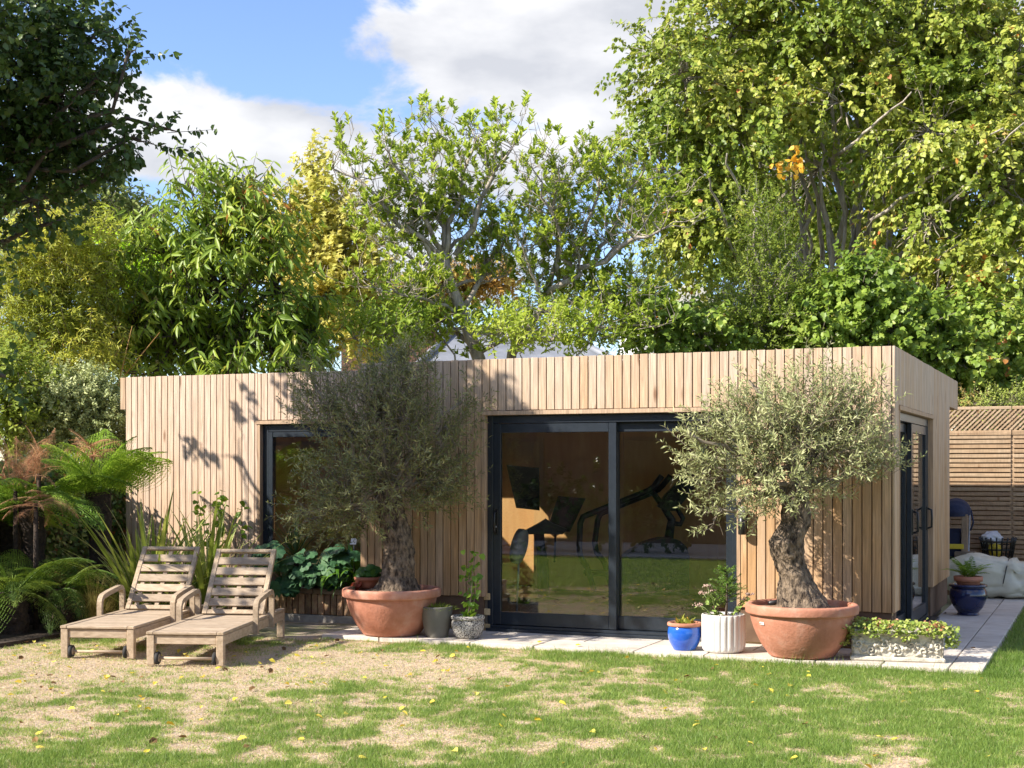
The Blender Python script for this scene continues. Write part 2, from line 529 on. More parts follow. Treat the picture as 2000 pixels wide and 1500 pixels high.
class MB:
    def __init__(self, mtx=None):
        self.v, self.f, self.sm = [], [], []
        self.m = mtx

    def add(self, vs_, fs_, smooth=False):
        o = len(self.v)
        if self.m is not None:
            vs_ = [self.m @ Vector(p) for p in vs_]
        self.v += [tuple(p) for p in vs_]
        self.f += [tuple(dict.fromkeys(i + o for i in f)) for f in fs_]
        self.sm += [smooth] * len(fs_)
        return self

    def box(self, a, b, bev=0.0):
        x0, y0, z0 = a
        x1, y1, z1 = b
        if bev <= 0:
            v = [(x0, y0, z0), (x1, y0, z0), (x1, y1, z0), (x0, y1, z0), (x0, y0, z1), (x1, y0, z1), (x1, y1, z1), (x0, y1, z1)]
            f = [(0, 3, 2, 1), (4, 5, 6, 7), (0, 1, 5, 4), (1, 2, 6, 5), (2, 3, 7, 6), (3, 0, 4, 7)]
            return self.add(v, f)
        return self.bbox(a, b, bev)

    def bbox(self, a, b, c):
        """box with chamfered edges: 24 verts"""
        x0, y0, z0 = a
        x1, y1, z1 = b
        xs, ys, zs = (x0, x1), (y0, y1), (z0, z1)
        v, idx = [], {}
        for i in (0, 1):
            for j in (0, 1):
                for k in (0, 1):
                    cx, cy, cz = xs[i] + c * (1 - 2 * i), ys[j] + c * (1 - 2 * j), zs[k] + c * (1 - 2 * k)
                    for ax, p in enumerate(((xs[i], cy, cz), (cx, ys[j], cz), (cx, cy, zs[k]))):
                        idx[(i, j, k, ax)] = len(v)
                        v.append(p)
        I = lambda i, j, k, ax: idx[(i, j, k, ax)]
        f = []
        for i in (0, 1):
            q = [I(i, 0, 0, 0), I(i, 1, 0, 0), I(i, 1, 1, 0), I(i, 0, 1, 0)]
            f.append(q if i else q[::-1])
            q = [I(0, i, 0, 1), I(1, i, 0, 1), I(1, i, 1, 1), I(0, i, 1, 1)]
            f.append(q[::-1] if i else q)
            q = [I(0, 0, i, 2), I(1, 0, i, 2), I(1, 1, i, 2), I(0, 1, i, 2)]
            f.append(q if i else q[::-1])
        for p in (0, 1):
            for q in (0, 1):
                f.append([I(p, q, 0, 0), I(p, q, 1, 0), I(p, q, 1, 1), I(p, q, 0, 1)][::(1 if p != q else -1)])
                f.append([I(p, 0, q, 0), I(p, 1, q, 0), I(p, 1, q, 2), I(p, 0, q, 2)][::(-1 if p != q else 1)])
                f.append([I(0, p, q, 1), I(1, p, q, 1), I(1, p, q, 2), I(0, p, q, 2)][::(1 if p != q else -1)])
        for i in (0, 1):
            for j in (0, 1):
                for k in (0, 1):
                    t = [I(i, j, k, 0), I(i, j, k, 1), I(i, j, k, 2)]
                    f.append(t if (i + j + k) % 2 == 1 else t[::-1])
        return self.add(v, f)

    def tube(self, pts, rad, n=8, cap=True, smooth=True):
        pts = [Vector(p) for p in pts]
        if not hasattr(rad, '__len__'):
            rad = [rad] * len(pts)
        v, f = [], []
        up = Vector((0, 0, 1))
        prev = None
        for i, p in enumerate(pts):
            d = (pts[min(i + 1, len(pts) - 1)] - pts[max(i - 1, 0)])
            d = d.normalized() if d.length > 1e-9 else up
            if prev is None:
                a = d.cross(Vector((1, 0, 0)) if abs(d.x) < .8 else Vector((0, 1, 0))).normalized()
            else:
                a = (prev - d * prev.dot(d))
                a = a.normalized() if a.length > 1e-6 else d.orthogonal().normalized()
            prev = a
            b = d.cross(a)
            for k in range(n):
                t = 2 * math.pi * k / n
                v.append(p + (a * math.cos(t) + b * math.sin(t)) * rad[i])
        for i in range(len(pts) - 1):
            for k in range(n):
                f.append((i * n + k, i * n + (k + 1) % n, (i + 1) * n + (k + 1) % n, (i + 1) * n + k))
        if cap:
            f.append(tuple(range(n))[::-1])
            f.append(tuple((len(pts) - 1) * n + k for k in range(n)))
        return self.add(v, f, smooth)

    def lathe(self, prof, n=40, c=(0, 0, 0), rfun=None, smooth=True):
        v, f = [], []
        for i, (r, z) in enumerate(prof):
            for k in range(n):
                t = 2 * math.pi * k / n
                rr = rfun(r, z, t) if rfun else r
                v.append((c[0] + rr * math.cos(t), c[1] + rr * math.sin(t), c[2] + z))
        for i in range(len(prof) - 1):
            for k in range(n):
                f.append((i * n + k, i * n + (k + 1) % n, (i + 1) * n + (k + 1) % n, (i + 1) * n + k))
        f.append(tuple(range(n))[::-1])
        f.append(tuple((len(prof) - 1) * n + k for k in range(n)))
        return self.add(v, f, smooth)

    def ribbon(self, pts, half_w, thick, wdir):
        """rectangular bar along a path; wdir = width direction"""
        pts = [Vector(p) for p in pts]
        w = Vector(wdir).normalized()
        v, f = [], []
        for i, p in enumerate(pts):
            d = (pts[min(i + 1, len(pts) - 1)] - pts[max(i - 1, 0)]).normalized()
            n = d.cross(w).normalized()
            for a, b in ((-1, -1), (1, -1), (1, 1), (-1, 1)):
                v.append(p + w * half_w * a + n * thick * .5 * b)
        for i in range(len(pts) - 1):
            for k in range(4):
                f.append((i * 4 + k, i * 4 + (k + 1) % 4, (i + 1) * 4 + (k + 1) % 4, (i + 1) * 4 + k))
        f.append((3, 2, 1, 0))
        e = (len(pts) - 1) * 4
        f.append((e, e + 1, e + 2, e + 3))
        return self.add(v, f)

    def mesh(self, name, mat):
        me = bpy.data.meshes.new(name)
        me.from_pydata(self.v, [], self.f)
        me.materials.append(mat)
        me.polygons.foreach_set('use_smooth', self.sm)
        return me

    def build(self, name, mat, parent=None, kind=None, label=None, **k):
        return place(self.mesh(name, mat), name, parent, kind=kind, label=label, **k)


def arrays_mesh(name, V, F, mat, rnd=None, smooth=False):
    """fast mesh from numpy: V (n,3), F (m,k) with k 3 or 4"""
    me = bpy.data.meshes.new(name)
    n, m, k = len(V), len(F), F.shape[1]
    me.vertices.add(n)
    me.vertices.foreach_set('co', np.ascontiguousarray(V, np.float32).ravel())
    me.loops.add(m * k)
    me.loops.foreach_set('vertex_index', np.ascontiguousarray(F, np.int32).ravel())
    me.polygons.add(m)
    me.polygons.foreach_set('loop_start', np.arange(0, m * k, k, dtype=np.int32))
    me.polygons.foreach_set('loop_total', np.full(m, k, np.int32))
    if smooth:
        me.polygons.foreach_set('use_smooth', np.ones(m, bool))
    if rnd is not None:
        a = me.attributes.new('rnd', 'FLOAT', 'POINT')
        a.data.foreach_set('value', np.ascontiguousarray(rnd, np.float32))
    me.materials.append(mat)
    me.update()
    me.validate()
    return me


def unit(a):
    return a / (np.linalg.norm(a, axis=-1, keepdims=True) + 1e-9)


TEMPL = {   # u along, v across (half widths), h lift ; faces (tri/quads padded as quads)
    'diamond': ([(0, 0, 0), (.45, .5, .05), (1, 0, -.04), (.45, -.5, .05)], [(0, 1, 2, 3)]),
    'leaf': ([(0, 0, 0), (.32, .5, .08), (.75, .34, .05), (1, 0, -.08), (.75, -.34, .05), (.32, -.5, .08)],
             [(0, 3, 2, 1), (0, 5, 4, 3)]),
    'heart': ([(.04, 0, 0), (.10, .46, .06), (.58, .44, .05), (1, 0, -.10), (.58, -.44, .05), (.10, -.46, .06)],
              [(0, 3, 2, 1), (0, 5, 4, 3)]),
    'long': ([(0, 0, 0), (.25, .42, .04), (.6, .5, .0), (1, 0, -.20), (.6, -.5, .0), (.25, -.42, .04), (.5, 0, -.05)],
             [(0, 6, 2, 1), (6, 3, 3, 2), (0, 5, 4, 6), (6, 4, 3, 3)]),
    'spike': ([(0, .5, 0), (0, -.5, 0), (1, 0, .0)], [(0, 1, 2, 2)]),
    'maple': ([(0, 0, 0), (.10, .42, .04), (.38, .25, 0), (.62, .58, .03), (.66, .16, -.02), (1, 0, -.12), (.66, -.16, -.02), (.62, -.58, .03), (.38, -.25, 0), (.10, -.42, .04)],
              [(0, 8, 2, 1), (8, 6, 4, 2), (2, 4, 3, 3), (6, 5, 4, 4), (8, 7, 6, 6), (0, 9, 8, 8)]),
    'blade': ([(0, .5, 0), (0, -.5, 0), (.6, -.3, .10), (.6, .3, .10), (1, 0, .0)], [(0, 1, 2, 3), (3, 2, 4, 4)]),
}


def leaf_mesh(name, P, A, Nn, Ln, Wd, tmpl, mat, rnd):
    uvh, fc = TEMPL[tmpl]
    P, A = np.asarray(P, float), unit(np.asarray(A, float))
    S = unit(np.cross(A, Nn))
    Nr = np.cross(S, A)
    n = len(P)
    Ln = np.broadcast_to(np.asarray(Ln, float), (n,))
    Wd = np.broadcast_to(np.asarray(Wd, float), (n,))
    t = np.array(uvh)
    V = (P[:, None] + A[:, None] * (Ln[:, None] * t[None, :, 0])[..., None]
         + S[:, None] * (Wd[:, None] * t[None, :, 1])[..., None]
         + Nr[:, None] * (Ln[:, None] * t[None, :, 2])[..., None])
    k = len(t)
    tris = []
    for q in fc:
        if q[2] == q[3]:
            tris.append(q[:3])
        elif q[1] == q[2]:
            tris.append((q[0], q[1], q[3]))
        else:
            tris += [(q[0], q[1], q[2]), (q[0], q[2], q[3])]
    F = (np.array(tris)[None] + (np.arange(n) * k)[:, None, None]).reshape(-1, 3)
    return arrays_mesh(name, V.reshape(-1, 3), F, mat, np.repeat(np.asarray(rnd, float), k), smooth=False)


def rand_dirs(n):
    return unit(rng.normal(size=(n, 3)))


def lobe_points(lobes, n, shell=2.4):
    """points in a set of ellipsoids (centre, (rx,ry,rz)), biased to the shells"""
    vol = np.array([l[1][0] * l[1][1] + l[1][1] * l[1][2] + l[1][0] * l[1][2] for l in lobes])
    if len(lobes[0]) > 2:
        vol = vol * np.array([l[2] for l in lobes])
    which = rng.choice(len(lobes), n, p=vol / vol.sum())
    c = np.array([tuple(l[0]) for l in lobes], float)[which]
    r = np.array([l[1] for l in lobes], float)[which]
    d = rand_dirs(n)
    rad = rng.random(n) ** (1 / shell)
    rad = np.where(rng.random(n) < .12, rad * 1.12, rad)
    return c + d * r * rad[:, None], d, which


def plobe(px, py, rx, ry, d, rd=None, w=1.0):
    """ellipsoid lobe given in photograph pixels at a distance d (metres)"""
    k = d / FPX
    c = atp(px, py, d)
    rd = rd if rd is not None else rx * k
    return (c, (rx * k, rd, ry * k), w)


def twigs_leaves(P, O, nleaf, tl, ll, lw, out=.7, up=.3, droop=.0, leafdroop=.3, flat=.5, spread=.9, jit=.25, tw_rnd=None, sizevar=.3, helio=.55):
    """leafy twigs at points P with outward directions O.
    returns leaf arrays and twig polylines"""
    n = len(P)
    D = unit(O * out + np.array([0, 0, up]) + rng.normal(size=(n, 3)) * .45)
    TL = tl * (0.6 + .8 * rng.random(n))
    k = np.arange(nleaf)
    s = (k + .5) / nleaf
    s = np.clip(s[None] + rng.normal(size=(n, nleaf)) * .04, 0, 1)
    base = P[:, None] + D[:, None] * (TL[:, None] * s)[..., None]
    base[..., 2] -= droop * TL[:, None] * s ** 2
    side = unit(np.cross(D, rand_dirs(n)))
    bin_ = np.cross(D, side)
    ang = (k * 2.399)[None] + rng.random((n, 1)) * 6.28 + rng.normal(size=(n, nleaf)) * jit
    rad = side[:, None] * np.cos(ang)[..., None] + bin_[:, None] * np.sin(ang)[..., None]
    A = unit(D[:, None] * (1 - spread * .6) + rad * spread + rng.normal(size=(n, nleaf, 3)) * .2 - np.array([0, 0, leafdroop]))
    Nn = np.array([0, 0, 1.0]) * flat + O[:, None] * .35 - np.array(SUN) * helio + rng.normal(size=(n, nleaf, 3)) * .45
    sz = 1 - sizevar + 2 * sizevar * rng.random((n, nleaf))
    tr = rng.random(n) if tw_rnd is None else tw_rnd
    rn = np.clip(tr[:, None] * .55 + rng.random((n, nleaf)) * .45, 0, 1)
    return base.reshape(-1, 3), A.reshape(-1, 3), Nn.reshape(-1, 3), (ll * sz).ravel(), (lw * sz).ravel(), rn.ravel(), D, TL


def twig_tubes(mb, P, D, TL, r, droop=0, every=1):
    for i in range(0, len(P), every):
        a = Vector(P[i])
        d = Vector(D[i]) * TL[i]
        q = [a - d * .25, a + d * .5 - Vector((0, 0, droop * TL[i] * .25)), a + d - Vector((0, 0, droop * TL[i]))]
        mb.tube(q, [r, r * .8, r * .4], 3, cap=False)


def limb(mb, a, b, r0, r1, n=6, wob=.06, seg=6, sag=0.0):
    a, b = Vector(a), Vector(b)
    L = (b - a).length
    pts = []
    for i in range(seg + 1):
        s = i / seg
        p = a.lerp(b, s)
        if 0 < i < seg:
            p = p + Vector(rng.normal(size=3)) * wob * L * .5
        p.z += sag * L * math.sin(math.pi * s)
        pts.append(p)
    mb.tube(pts, [r0 + (r1 - r0) * (i / seg) for i in range(seg + 1)], n)
    return pts


# ------------------------------------------------------------------ foliage materials
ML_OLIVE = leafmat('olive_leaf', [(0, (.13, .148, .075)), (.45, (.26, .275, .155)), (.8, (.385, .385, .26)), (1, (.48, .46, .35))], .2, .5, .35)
ML_OLIVE_SHADE = leafmat('olive_leaf_shade', [(0, (.10, .112, .05)), (.5, (.20, .205, .10)), (.85, (.30, .29, .16)), (1, (.40, .37, .24))], .25, .5, .4)  # darker copy of the olive leaf: the left tree's shade put into colour
ML_LIME = leafmat('lime_leaf', [(0, (.08, .13, .02)), (.4, (.18, .235, .04)), (.75, (.315, .335, .078)), (.955, (.43, .42, .14)), (.975, (.45, .17, .05)), (1, (.40, .13, .05))], .30, .45)
ML_ARB = leafmat('arbutus_leaf', [(0, (.13, .20, .03)), (.5, (.26, .34, .055)), (1, (.40, .45, .11))], .45, .55, .2)
ML_MAPLE = leafmat('maple_leaf', [(0, (.30, .31, .07)), (.4, (.45, .42, .13)), (.8, (.56, .51, .22)), (1, (.52, .42, .14))], .4, .6, .2)
ML_CHEST = leafmat('chestnut_leaf', [(0, (.09, .15, .018)), (.5, (.19, .27, .035)), (.9, (.32, .38, .07)), (.955, (.36, .36, .08)), (.97, (.45, .22, .07)), (1, (.42, .17, .06))], .35, .45, .4)
ML_CHEST_O = leafmat('chestnut_leaf_single', [(0, (.09, .15, .018)), (.5, (.19, .27, .035)), (.9, (.32, .38, .07)), (.96, (.40, .36, .07)), (1, (.45, .22, .07))], .35, .45, .4, attr='object')
ML_DARK = leafmat('shaded_leaf', [(0, (.03, .058, .018)), (.6, (.065, .11, .028)), (1, (.13, .175, .05))], .22, .42, .4)  # leaf colour darkened to carry the shade on pear and hedge
ML_BAMBOO = leafmat('bamboo_leaf', [(0, (.17, .21, .03)), (.5, (.33, .36, .06)), (.9, (.48, .46, .10)), (1, (.50, .36, .09))], .45, .5)
ML_FAR = leafmat('far_leaf', [(0, (.10, .145, .045)), (.6, (.18, .22, .075)), (1, (.27, .29, .12))], .25, .6)
ML_ORANGE = leafmat('autumn_leaf', [(0, (.20, .18, .05)), (.5, (.34, .24, .06)), (1, (.42, .22, .07))], .3, .6)
ML_BRIGHT = leafmat('bright_leaf', [(0, (.22, .38, .02)), (.6, (.36, .52, .035)), (1, (.48, .60, .07))], .4, .5)
ML_PITTO = leafmat('variegated_leaf', [(0, (.15, .19, .085)), (.45, (.31, .35, .19)), (1, (.52, .53, .36))], .2, .45)
ML_SMALL = leafmat('small_leaf', [(0, (.085, .13, .02)), (.6, (.185, .24, .045)), (1, (.31, .35, .085))], .35, .55, .2)
ML_IVY = leafmat('ivy_leaf', [(0, (.030, .065, .02)), (.6, (.07, .13, .03)), (.93, (.14, .20, .055)), (.97, (.36, .13, .05)), (1, (.36, .13, .05))], .18, .4, .5)
ML_IVYB = leafmat('climber_leaf', [(0, (.08, .14, .022)), (.6, (.19, .27, .05)), (.93, (.33, .37, .10)), (.97, (.40, .16, .06)), (1, (.40, .16, .06))], .3, .45)
ML_FERN = leafmat('fern_leaf', [(0, (.08, .15, .02)), (.6, (.15, .25, .035)), (1, (.25, .34, .05))], .35, .5, attr='object')
ML_FERNB = leafmat('fern_leaf_bright', [(0, (.20, .32, .04)), (1, (.34, .45, .08))], .4, .5, attr='object')
ML_DEADFERN = leafmat('brown_fern', [(0, (.22, .095, .06)), (.6, (.33, .155, .10)), (1, (.40, .21, .13))], .3, .7)
ML_PHORM = leafmat('flax_blade', [(0, (.12, .18, .04)), (.6, (.24, .30, .07)), (1, (.38, .41, .12))], .35, .45, attr='object')
ML_PHORME = leafmat('flax_edge', [(0, (.55, .52, .22)), (1, (.65, .61, .30))], .25, .45, attr='object')
ML_BROAD = leafmat('broad_dark_leaf', [(0, (.020, .065, .035)), (.6, (.04, .105, .055)), (1, (.075, .15, .08))], .12, .6, .3, attr='object')
ML_STRAP = leafmat('strap_leaf', [(0, (.045, .12, .012)), (1, (.11, .22, .025))], .25, .35, .5, attr='object')
ML_PALM = leafmat('palm_leaf', [(0, (.035, .07, .02)), (1, (.09, .14, .04))], .15, .45, attr='object')
ML_DRY = leafmat('dry_grass', [(0, (.20, .15, .06)), (.6, (.34, .27, .11)), (1, (.18, .20, .06))], .3, .6)
ML_GRASS = leafmat('lawn_blade', [(0, (.095, .165, .035)), (.45, (.185, .27, .07)), (.8, (.30, .345, .125)), (1, (.48, .43, .26))], .35, .5)
ML_GRASSD = leafmat('lawn_straw', [(0, (.40, .30, .25)), (1, (.55, .435, .38))], .2, .7)
ML_GERAN = leafmat('geranium_leaf', [(0, (.03, .09, .015)), (1, (.075, .16, .03))], .2, .45, attr='object')
ML_CLIMB = leafmat('pot_climber_leaf', [(0, (.08, .17, .02)), (1, (.20, .31, .04))], .35, .45, attr='object')
ML_YEW = leafmat('yew_needle', [(0, (.04, .11, .015)), (.6, (.10, .20, .03)), (1, (.22, .32, .06))], .2, .45)
ML_SEDUM = leafmat('sedum_leaf', [(0, (.18, .27, .08)), (1, (.30, .38, .14))], .2, .45, attr='object')
ML_SUCC = leafmat('succulent_leaf', [(0, (.14, .17, .035)), (.6, (.30, .29, .06)), (1, (.42, .22, .06))], .2, .4, attr='object')
ML_TROUGH = leafmat('trough_ivy', [(0, (.13, .20, .04)), (.6, (.28, .34, .09)), (.93, (.40, .41, .16)), (1, (.36, .15, .10))], .25, .45)
ML_FALLY = leafmat('fallen_yellow', [(0, (.62, .48, .05)), (.7, (.68, .58, .16)), (1, (.60, .40, .05))], .2, .6, attr='object')
ML_FALLB = leafmat('fallen_brown', [(0, (.09, .045, .02)), (1, (.22, .12, .06))], .1, .7, attr='object')
ML_RED = leafmat('red_begonia', [(0, (.16, .02, .012)), (1, (.28, .05, .02))], .2, .4, attr='object')

# ================================================================== SETTING
# ------------------------------------------------------------------ lawn sheet
XL, XR_, YF, YB = -10.4, 3.5, 5.0, 12.6


def green_mask(x, y):
    """1 = thick green turf, 0 = scorched straw; real patchiness of the lawn"""
    p = np.stack([x, y], -1)
    big = fbm(p * .55 + 3.1, 3, 5)
    mid = fbm(p * 2.6 + 7.7, 4, 9)
    fin = fbm(p * 8.5 + 1.7, 3, 31)
    d = -x * ST + y * CT
    r = x * CT + y * ST
    g = .40 + .40 * (big - .5) + .9 * (mid - .5) + 1.1 * (fin - .5)
    g = g + np.clip((x + 4.3) * .12, -.2, .25) + .08 * (1 / (1 + np.exp((x + 4.0) * 3)))                     # greener to the right
    g = g + .35 * np.exp(-((y - 10.75) / .38) ** 2) * (x > -5.8)   # watered strip by the patio
    g = g + .30 * np.exp(-((y - 11.5) / .8) ** 2) * (x < -6.3)
    g = g + .8 * (x > -.87) * (y > 10.9)
    g = g + .06 * np.exp(-((y - 7.2) / .9) ** 2)
    g = g - .35 * np.exp(-((x + 5.6) / 1.7) ** 2 - ((y - 9.6) / .75) ** 2)
    g = g - .22 * np.exp(-((x + 7.6) / 1.2) ** 2 - ((y - 8.6) / .6) ** 2)
    g = g - .35 * np.exp(-((x + 2.6) / .25) ** 2 - ((y - 8.6) / .45) ** 2)
    g = g - .32 * np.exp(-((x + 2.9) / 1.0) ** 2 - ((y - 7.4) / .25) ** 2)
    g = g - .3 * np.exp(-((x + 1.6) / .5) ** 2 - ((y - 10.2) / .25) ** 2)
    g = g - .3 * np.exp(-((x + .9) / .6) ** 2 - ((y - 7.6) / .3) ** 2)
    g = g + np.clip((6.6 - y) * .5, 0, .8)
    return np.clip((g - .20) / .52, 0, 1)


def lawn_material():
    m, nt, b, out = _new('lawn_ground')
    N, Lk = nt.nodes.new, nt.links.new
    at_ = N('ShaderNodeAttribute'); at_.attribute_name = 'rnd'
    geo = N('ShaderNodeNewGeometry')
    n1 = N('ShaderNodeTexNoise'); n1.inputs['Scale'].default_value = 26; n1.inputs['Detail'].default_value = 8; n1.inputs['Roughness'].default_value = .7
    Lk(geo.outputs['Position'], n1.inputs['Vector'])
    n2 = N('ShaderNodeTexNoise'); n2.inputs['Scale'].default_value = 120; n2.inputs['Detail'].default_value = 4
    Lk(geo.outputs['Position'], n2.inputs['Vector'])
    straw = N('ShaderNodeValToRGB')
    straw.color_ramp.elements[0].color = (.40, .315, .235, 1); straw.color_ramp.elements[0].position = .3
    straw.color_ramp.elements[1].color = (.56, .46, .36, 1); straw.color_ramp.elements[1].position = .68
    Lk(n2.outputs[0], straw.inputs[0])
    gr = N('ShaderNodeValToRGB')
    gr.color_ramp.elements[0].color = (.105, .14, .037, 1); gr.color_ramp.elements[0].position = .3
    gr.color_ramp.elements[1].color = (.26, .29, .105, 1); gr.color_ramp.elements[1].position = .7
    Lk(n2.outputs[0], gr.inputs[0])
    ad = N('ShaderNodeMath'); ad.operation = 'MULTIPLY_ADD'; ad.inputs[1].default_value = .9; ad.inputs[2].default_value = -.45
    Lk(n1.outputs[0], ad.inputs[0])
    s = N('ShaderNodeMath'); s.operation = 'ADD'; Lk(ad.outputs[0], s.inputs[0]); Lk(at_.outputs['Fac'], s.inputs[1])
    mr = N('ShaderNodeMapRange'); mr.inputs[1].default_value = .30; mr.inputs[2].default_value = 1.1; mr.inputs[4].default_value = .8; Lk(s.outputs[0], mr.inputs[0])
    mx = N('ShaderNodeMix'); mx.data_type = 'RGBA'
    Lk(mr.outputs[0], mx.inputs[0]); Lk(straw.outputs[0], mx.inputs[6]); Lk(gr.outputs[0], mx.inputs[7])
    Lk(mx.outputs[2], b.inputs['Base Color'])
    b.inputs['Roughness'].default_value = .95; b.inputs['Specular IOR Level'].default_value = .1
    bp = N('ShaderNodeBump'); bp.inputs['Strength'].default_value = .5; bp.inputs['Distance'].default_value = .015
    Lk(n2.outputs[0], bp.inputs['Height']); Lk(bp.outputs[0], b.inputs['Normal'])
    return m


M_LAWN = lawn_material()


def build_lawn():
    xs = np.concatenate([[-900, -300, -100, -40, -20, -14], np.arange(-11, 4.01, .07), [6, 10, 20, 40, 100, 300, 900]])
    ys = np.concatenate([[-900, -300, -100, -40, -15, -6], np.arange(-2, 4.9, .25), np.arange(5, 12.8, .065), [13.5, 15, 18, 25, 40, 100, 300, 900]])
    gx, gy = np.meshgrid(xs, ys)
    z = (fbm(np.stack([gx, gy], -1) * .9, 3, 2) - .5) * .025
    far = (gx < -10) | (gx > 3.5) | (gy < 1) | (gy > 12.4)
    z = np.where(far, 0, z) - .012
    # dips under the paving so that no turf pokes through it
    z = np.where((gy > 11.1) & (gx > -6.7) & (gx < -.86), -.06, z)
    V = np.stack([gx, gy, z], -1).reshape(-1, 3)
    nx, ny = len(xs), len(ys)
    i = np.arange(nx - 1)[None] + (np.arange(ny - 1) * nx)[:, None]
    F = np.stack([i, i + 1, i + nx + 1, i + nx], -1).reshape(-1, 4)
    g = green_mask(gx, gy).ravel()
    g = np.where(far.ravel(), .85, g)
    me = arrays_mesh('lawn', V, F, M_LAWN, g, smooth=True)
    o = place(me, 'lawn', kind='structure')
    return o


build_lawn()


def build_grass():
    n = 660000
    # sample evenly over the picture's ground area: more blades per metre near the lens
    d = rng.uniform(6.9, 12.8, n)
    px = rng.uniform(-40, 2040, n)
    t = (px - 1000) / FPX
    X = d * (t * CT - ST)
    Y = d * (t * ST + CT)
    ok = (Y < 12.25) & ~((Y > 11.13) & (X > -6.63) & (X < -.89)) & (X > -9.6)
    stone = (X > -.62) & (X < .2) & (Y > 11.2) & (Y < 11.72)
    ok &= ~stone
    X, Y, d = X[ok], Y[ok], d[ok]
    g = green_mask(X, Y)
    fine = fbm(np.stack([X, Y], -1) * 7.0, 3, 21)
    fine2 = fbm(np.stack([X, Y], -1) * 17.0, 2, 27)
    pr = np.clip(g * 1.1 - .03 + (fine - .5) * 1.9 + (fine2 - .5) * 1.1, 0, 1)
    keep = rng.random(len(X)) < (.05 + .95 * pr)
    straw = (~keep) & (rng.random(len(X)) < .55)
    for nm, sel, mat, hl in (('grass', keep, ML_GRASS, (.020, .036)), ('straw', straw, ML_GRASSD, (.022, .045))):
        x, y, gg = X[sel], Y[sel], g[sel]
        k = len(x)
        P = np.stack([x, y, np.full(k, -.008) + (fbm(np.stack([x, y], -1) * .9, 3, 2) - .5) * .025], -1)
        lean = rng.normal(size=(k, 2)) * (.55 if nm == 'grass' else 1.6)
        A = np.concatenate([lean, np.ones((k, 1)) * (1 if nm == 'grass' else .32)], 1)
        Nn = rng.normal(size=(k, 3)) * [1, 1, .2]
        H = rng.uniform(hl[0], hl[1], k) * (.55 + .6 * gg) * (1 + .9 * (rng.random(k) < .06))
        lush = (x > -.87) & (y > 10.9)
        edge = np.exp(-((y - 11.05) / .10) ** 2) * (x > -6) * (x < -.8)
        H = H * (1 + .5 * lush + .7 * edge)
        rn = np.clip(rng.normal(.5, .22, k) + (.55 - gg) * .45 - .25 * lush, 0, 1)
        me = leaf_mesh(nm, P, A, Nn, H, rng.uniform(.0030, .0052, k) * (1 if nm == 'grass' else .75), 'spike', mat, rn)
        o = place(me, nm)
        tag(o, 'short green turf blades of the patchy lawn' if nm == 'grass' else 'dry straw coloured blades in the bare lawn patches', 'grass', kind='stuff')

    # lush strip right of the side path
    k = 42000
    x, y = rng.uniform(-.86, 1.6, k), rng.uniform(12.2, 18.2, k)
    P = np.stack([x, y, np.full(k, -.012)], -1)
    A = np.concatenate([rng.normal(size=(k, 2)) * .45, np.ones((k, 1))], 1)
    me = leaf_mesh('grass', P, A, rng.normal(size=(k, 3)) * [1, 1, .2], rng.uniform(.035, .065, k), rng.uniform(.006, .011, k), 'spike', ML_GRASS, np.clip(rng.normal(.35, .2, k), 0, 1))
    tag(place(me, 'grass'), 'lush unworn green turf along the right of the side path', 'grass', kind='stuff')
    k = 120000
    x, y = rng.uniform(-13, -1.0, k), rng.uniform(1.0, 7.4, k)
    dd = -x * ST + y * CT
    off = np.abs((x * CT + y * ST) / np.maximum(dd, .1)) > .38
    ok = off | (dd < 6.9)
    x, y = x[ok], y[ok]
    k = len(x)
    P = np.stack([x, y, np.full(k, -.012)], -1)
    A = np.concatenate([rng.normal(size=(k, 2)) * .5, np.ones((k, 1))], 1)
    me = leaf_mesh('grass', P, A, rng.normal(size=(k, 3)) * [1, 1, .2], rng.uniform(.035, .06, k), rng.uniform(.010, .018, k), 'spike', ML_GRASS, np.clip(rng.normal(.35, .2, k), 0, 1))
    tag(place(me, 'grass'), 'thicker green turf towards the terrace, mirrored in the door glass', 'grass', kind='stuff')


build_grass()

# ------------------------------------------------------------------ patio and side path
def build_patio():
    base = MB()
    base.box((-6.62, 11.1, -.05), (-.87, 11.99, .012))
    base.box((-1.60, 11.99, -.05), (-.87, 18.2, .012))
    p = base.build('patio', M_JOINT, kind='structure')
    n = 0
    g = .006
    meshes = {}

    def slab(x0, y0, x1, y1):
        k = (round(x1 - x0, 3), round(y1 - y0, 3))
        if k not in meshes:
            w, h = k
            meshes[k] = MB().box((-w / 2 + g, -h / 2 + g, -.02), (w / 2 - g, h / 2 - g, .02), .003).mesh('paver', M_PAVE)
        place(meshes[k], 'paver', p, loc=((x0 + x1) / 2, (y0 + y1) / 2, .012 + random.uniform(-.001, .001)))
    x = -6.63
    widths = [.6, .9, .6, .9, .6, .9, .6]
    for row, (y0, y1) in enumerate(((11.08, 11.53), (11.53, 11.985))):
        x = -6.63
        i = row
        while x < -1.7:
            w = min(widths[i % 7], -1.62 - x)
            if -1.62 - (x + w) < .25:
                w = -1.62 - x
            slab(x, y0, x + w, y1)
            x += w
            i += 1
    y = 11.08
    while y < 18.1:
        slab(-1.62, y, -1.24, y + .6) if int(y * 10) % 2 else slab(-1.62, y, -1.12, y + .6)
        slab(-1.24, y, -.865, y + .6) if int(y * 10) % 2 else slab(-1.12, y, -.865, y + .6)
        y += .6


build_patio()
st = MB().box((-.36, -.22, -.03), (.36, .22, .018), .006).build('stepping_stone', M_PAVE, loc=(-.22, 11.44, -.002))
tag(st, 'pale stepping stone let into the grass at the right edge', 'paving stone')


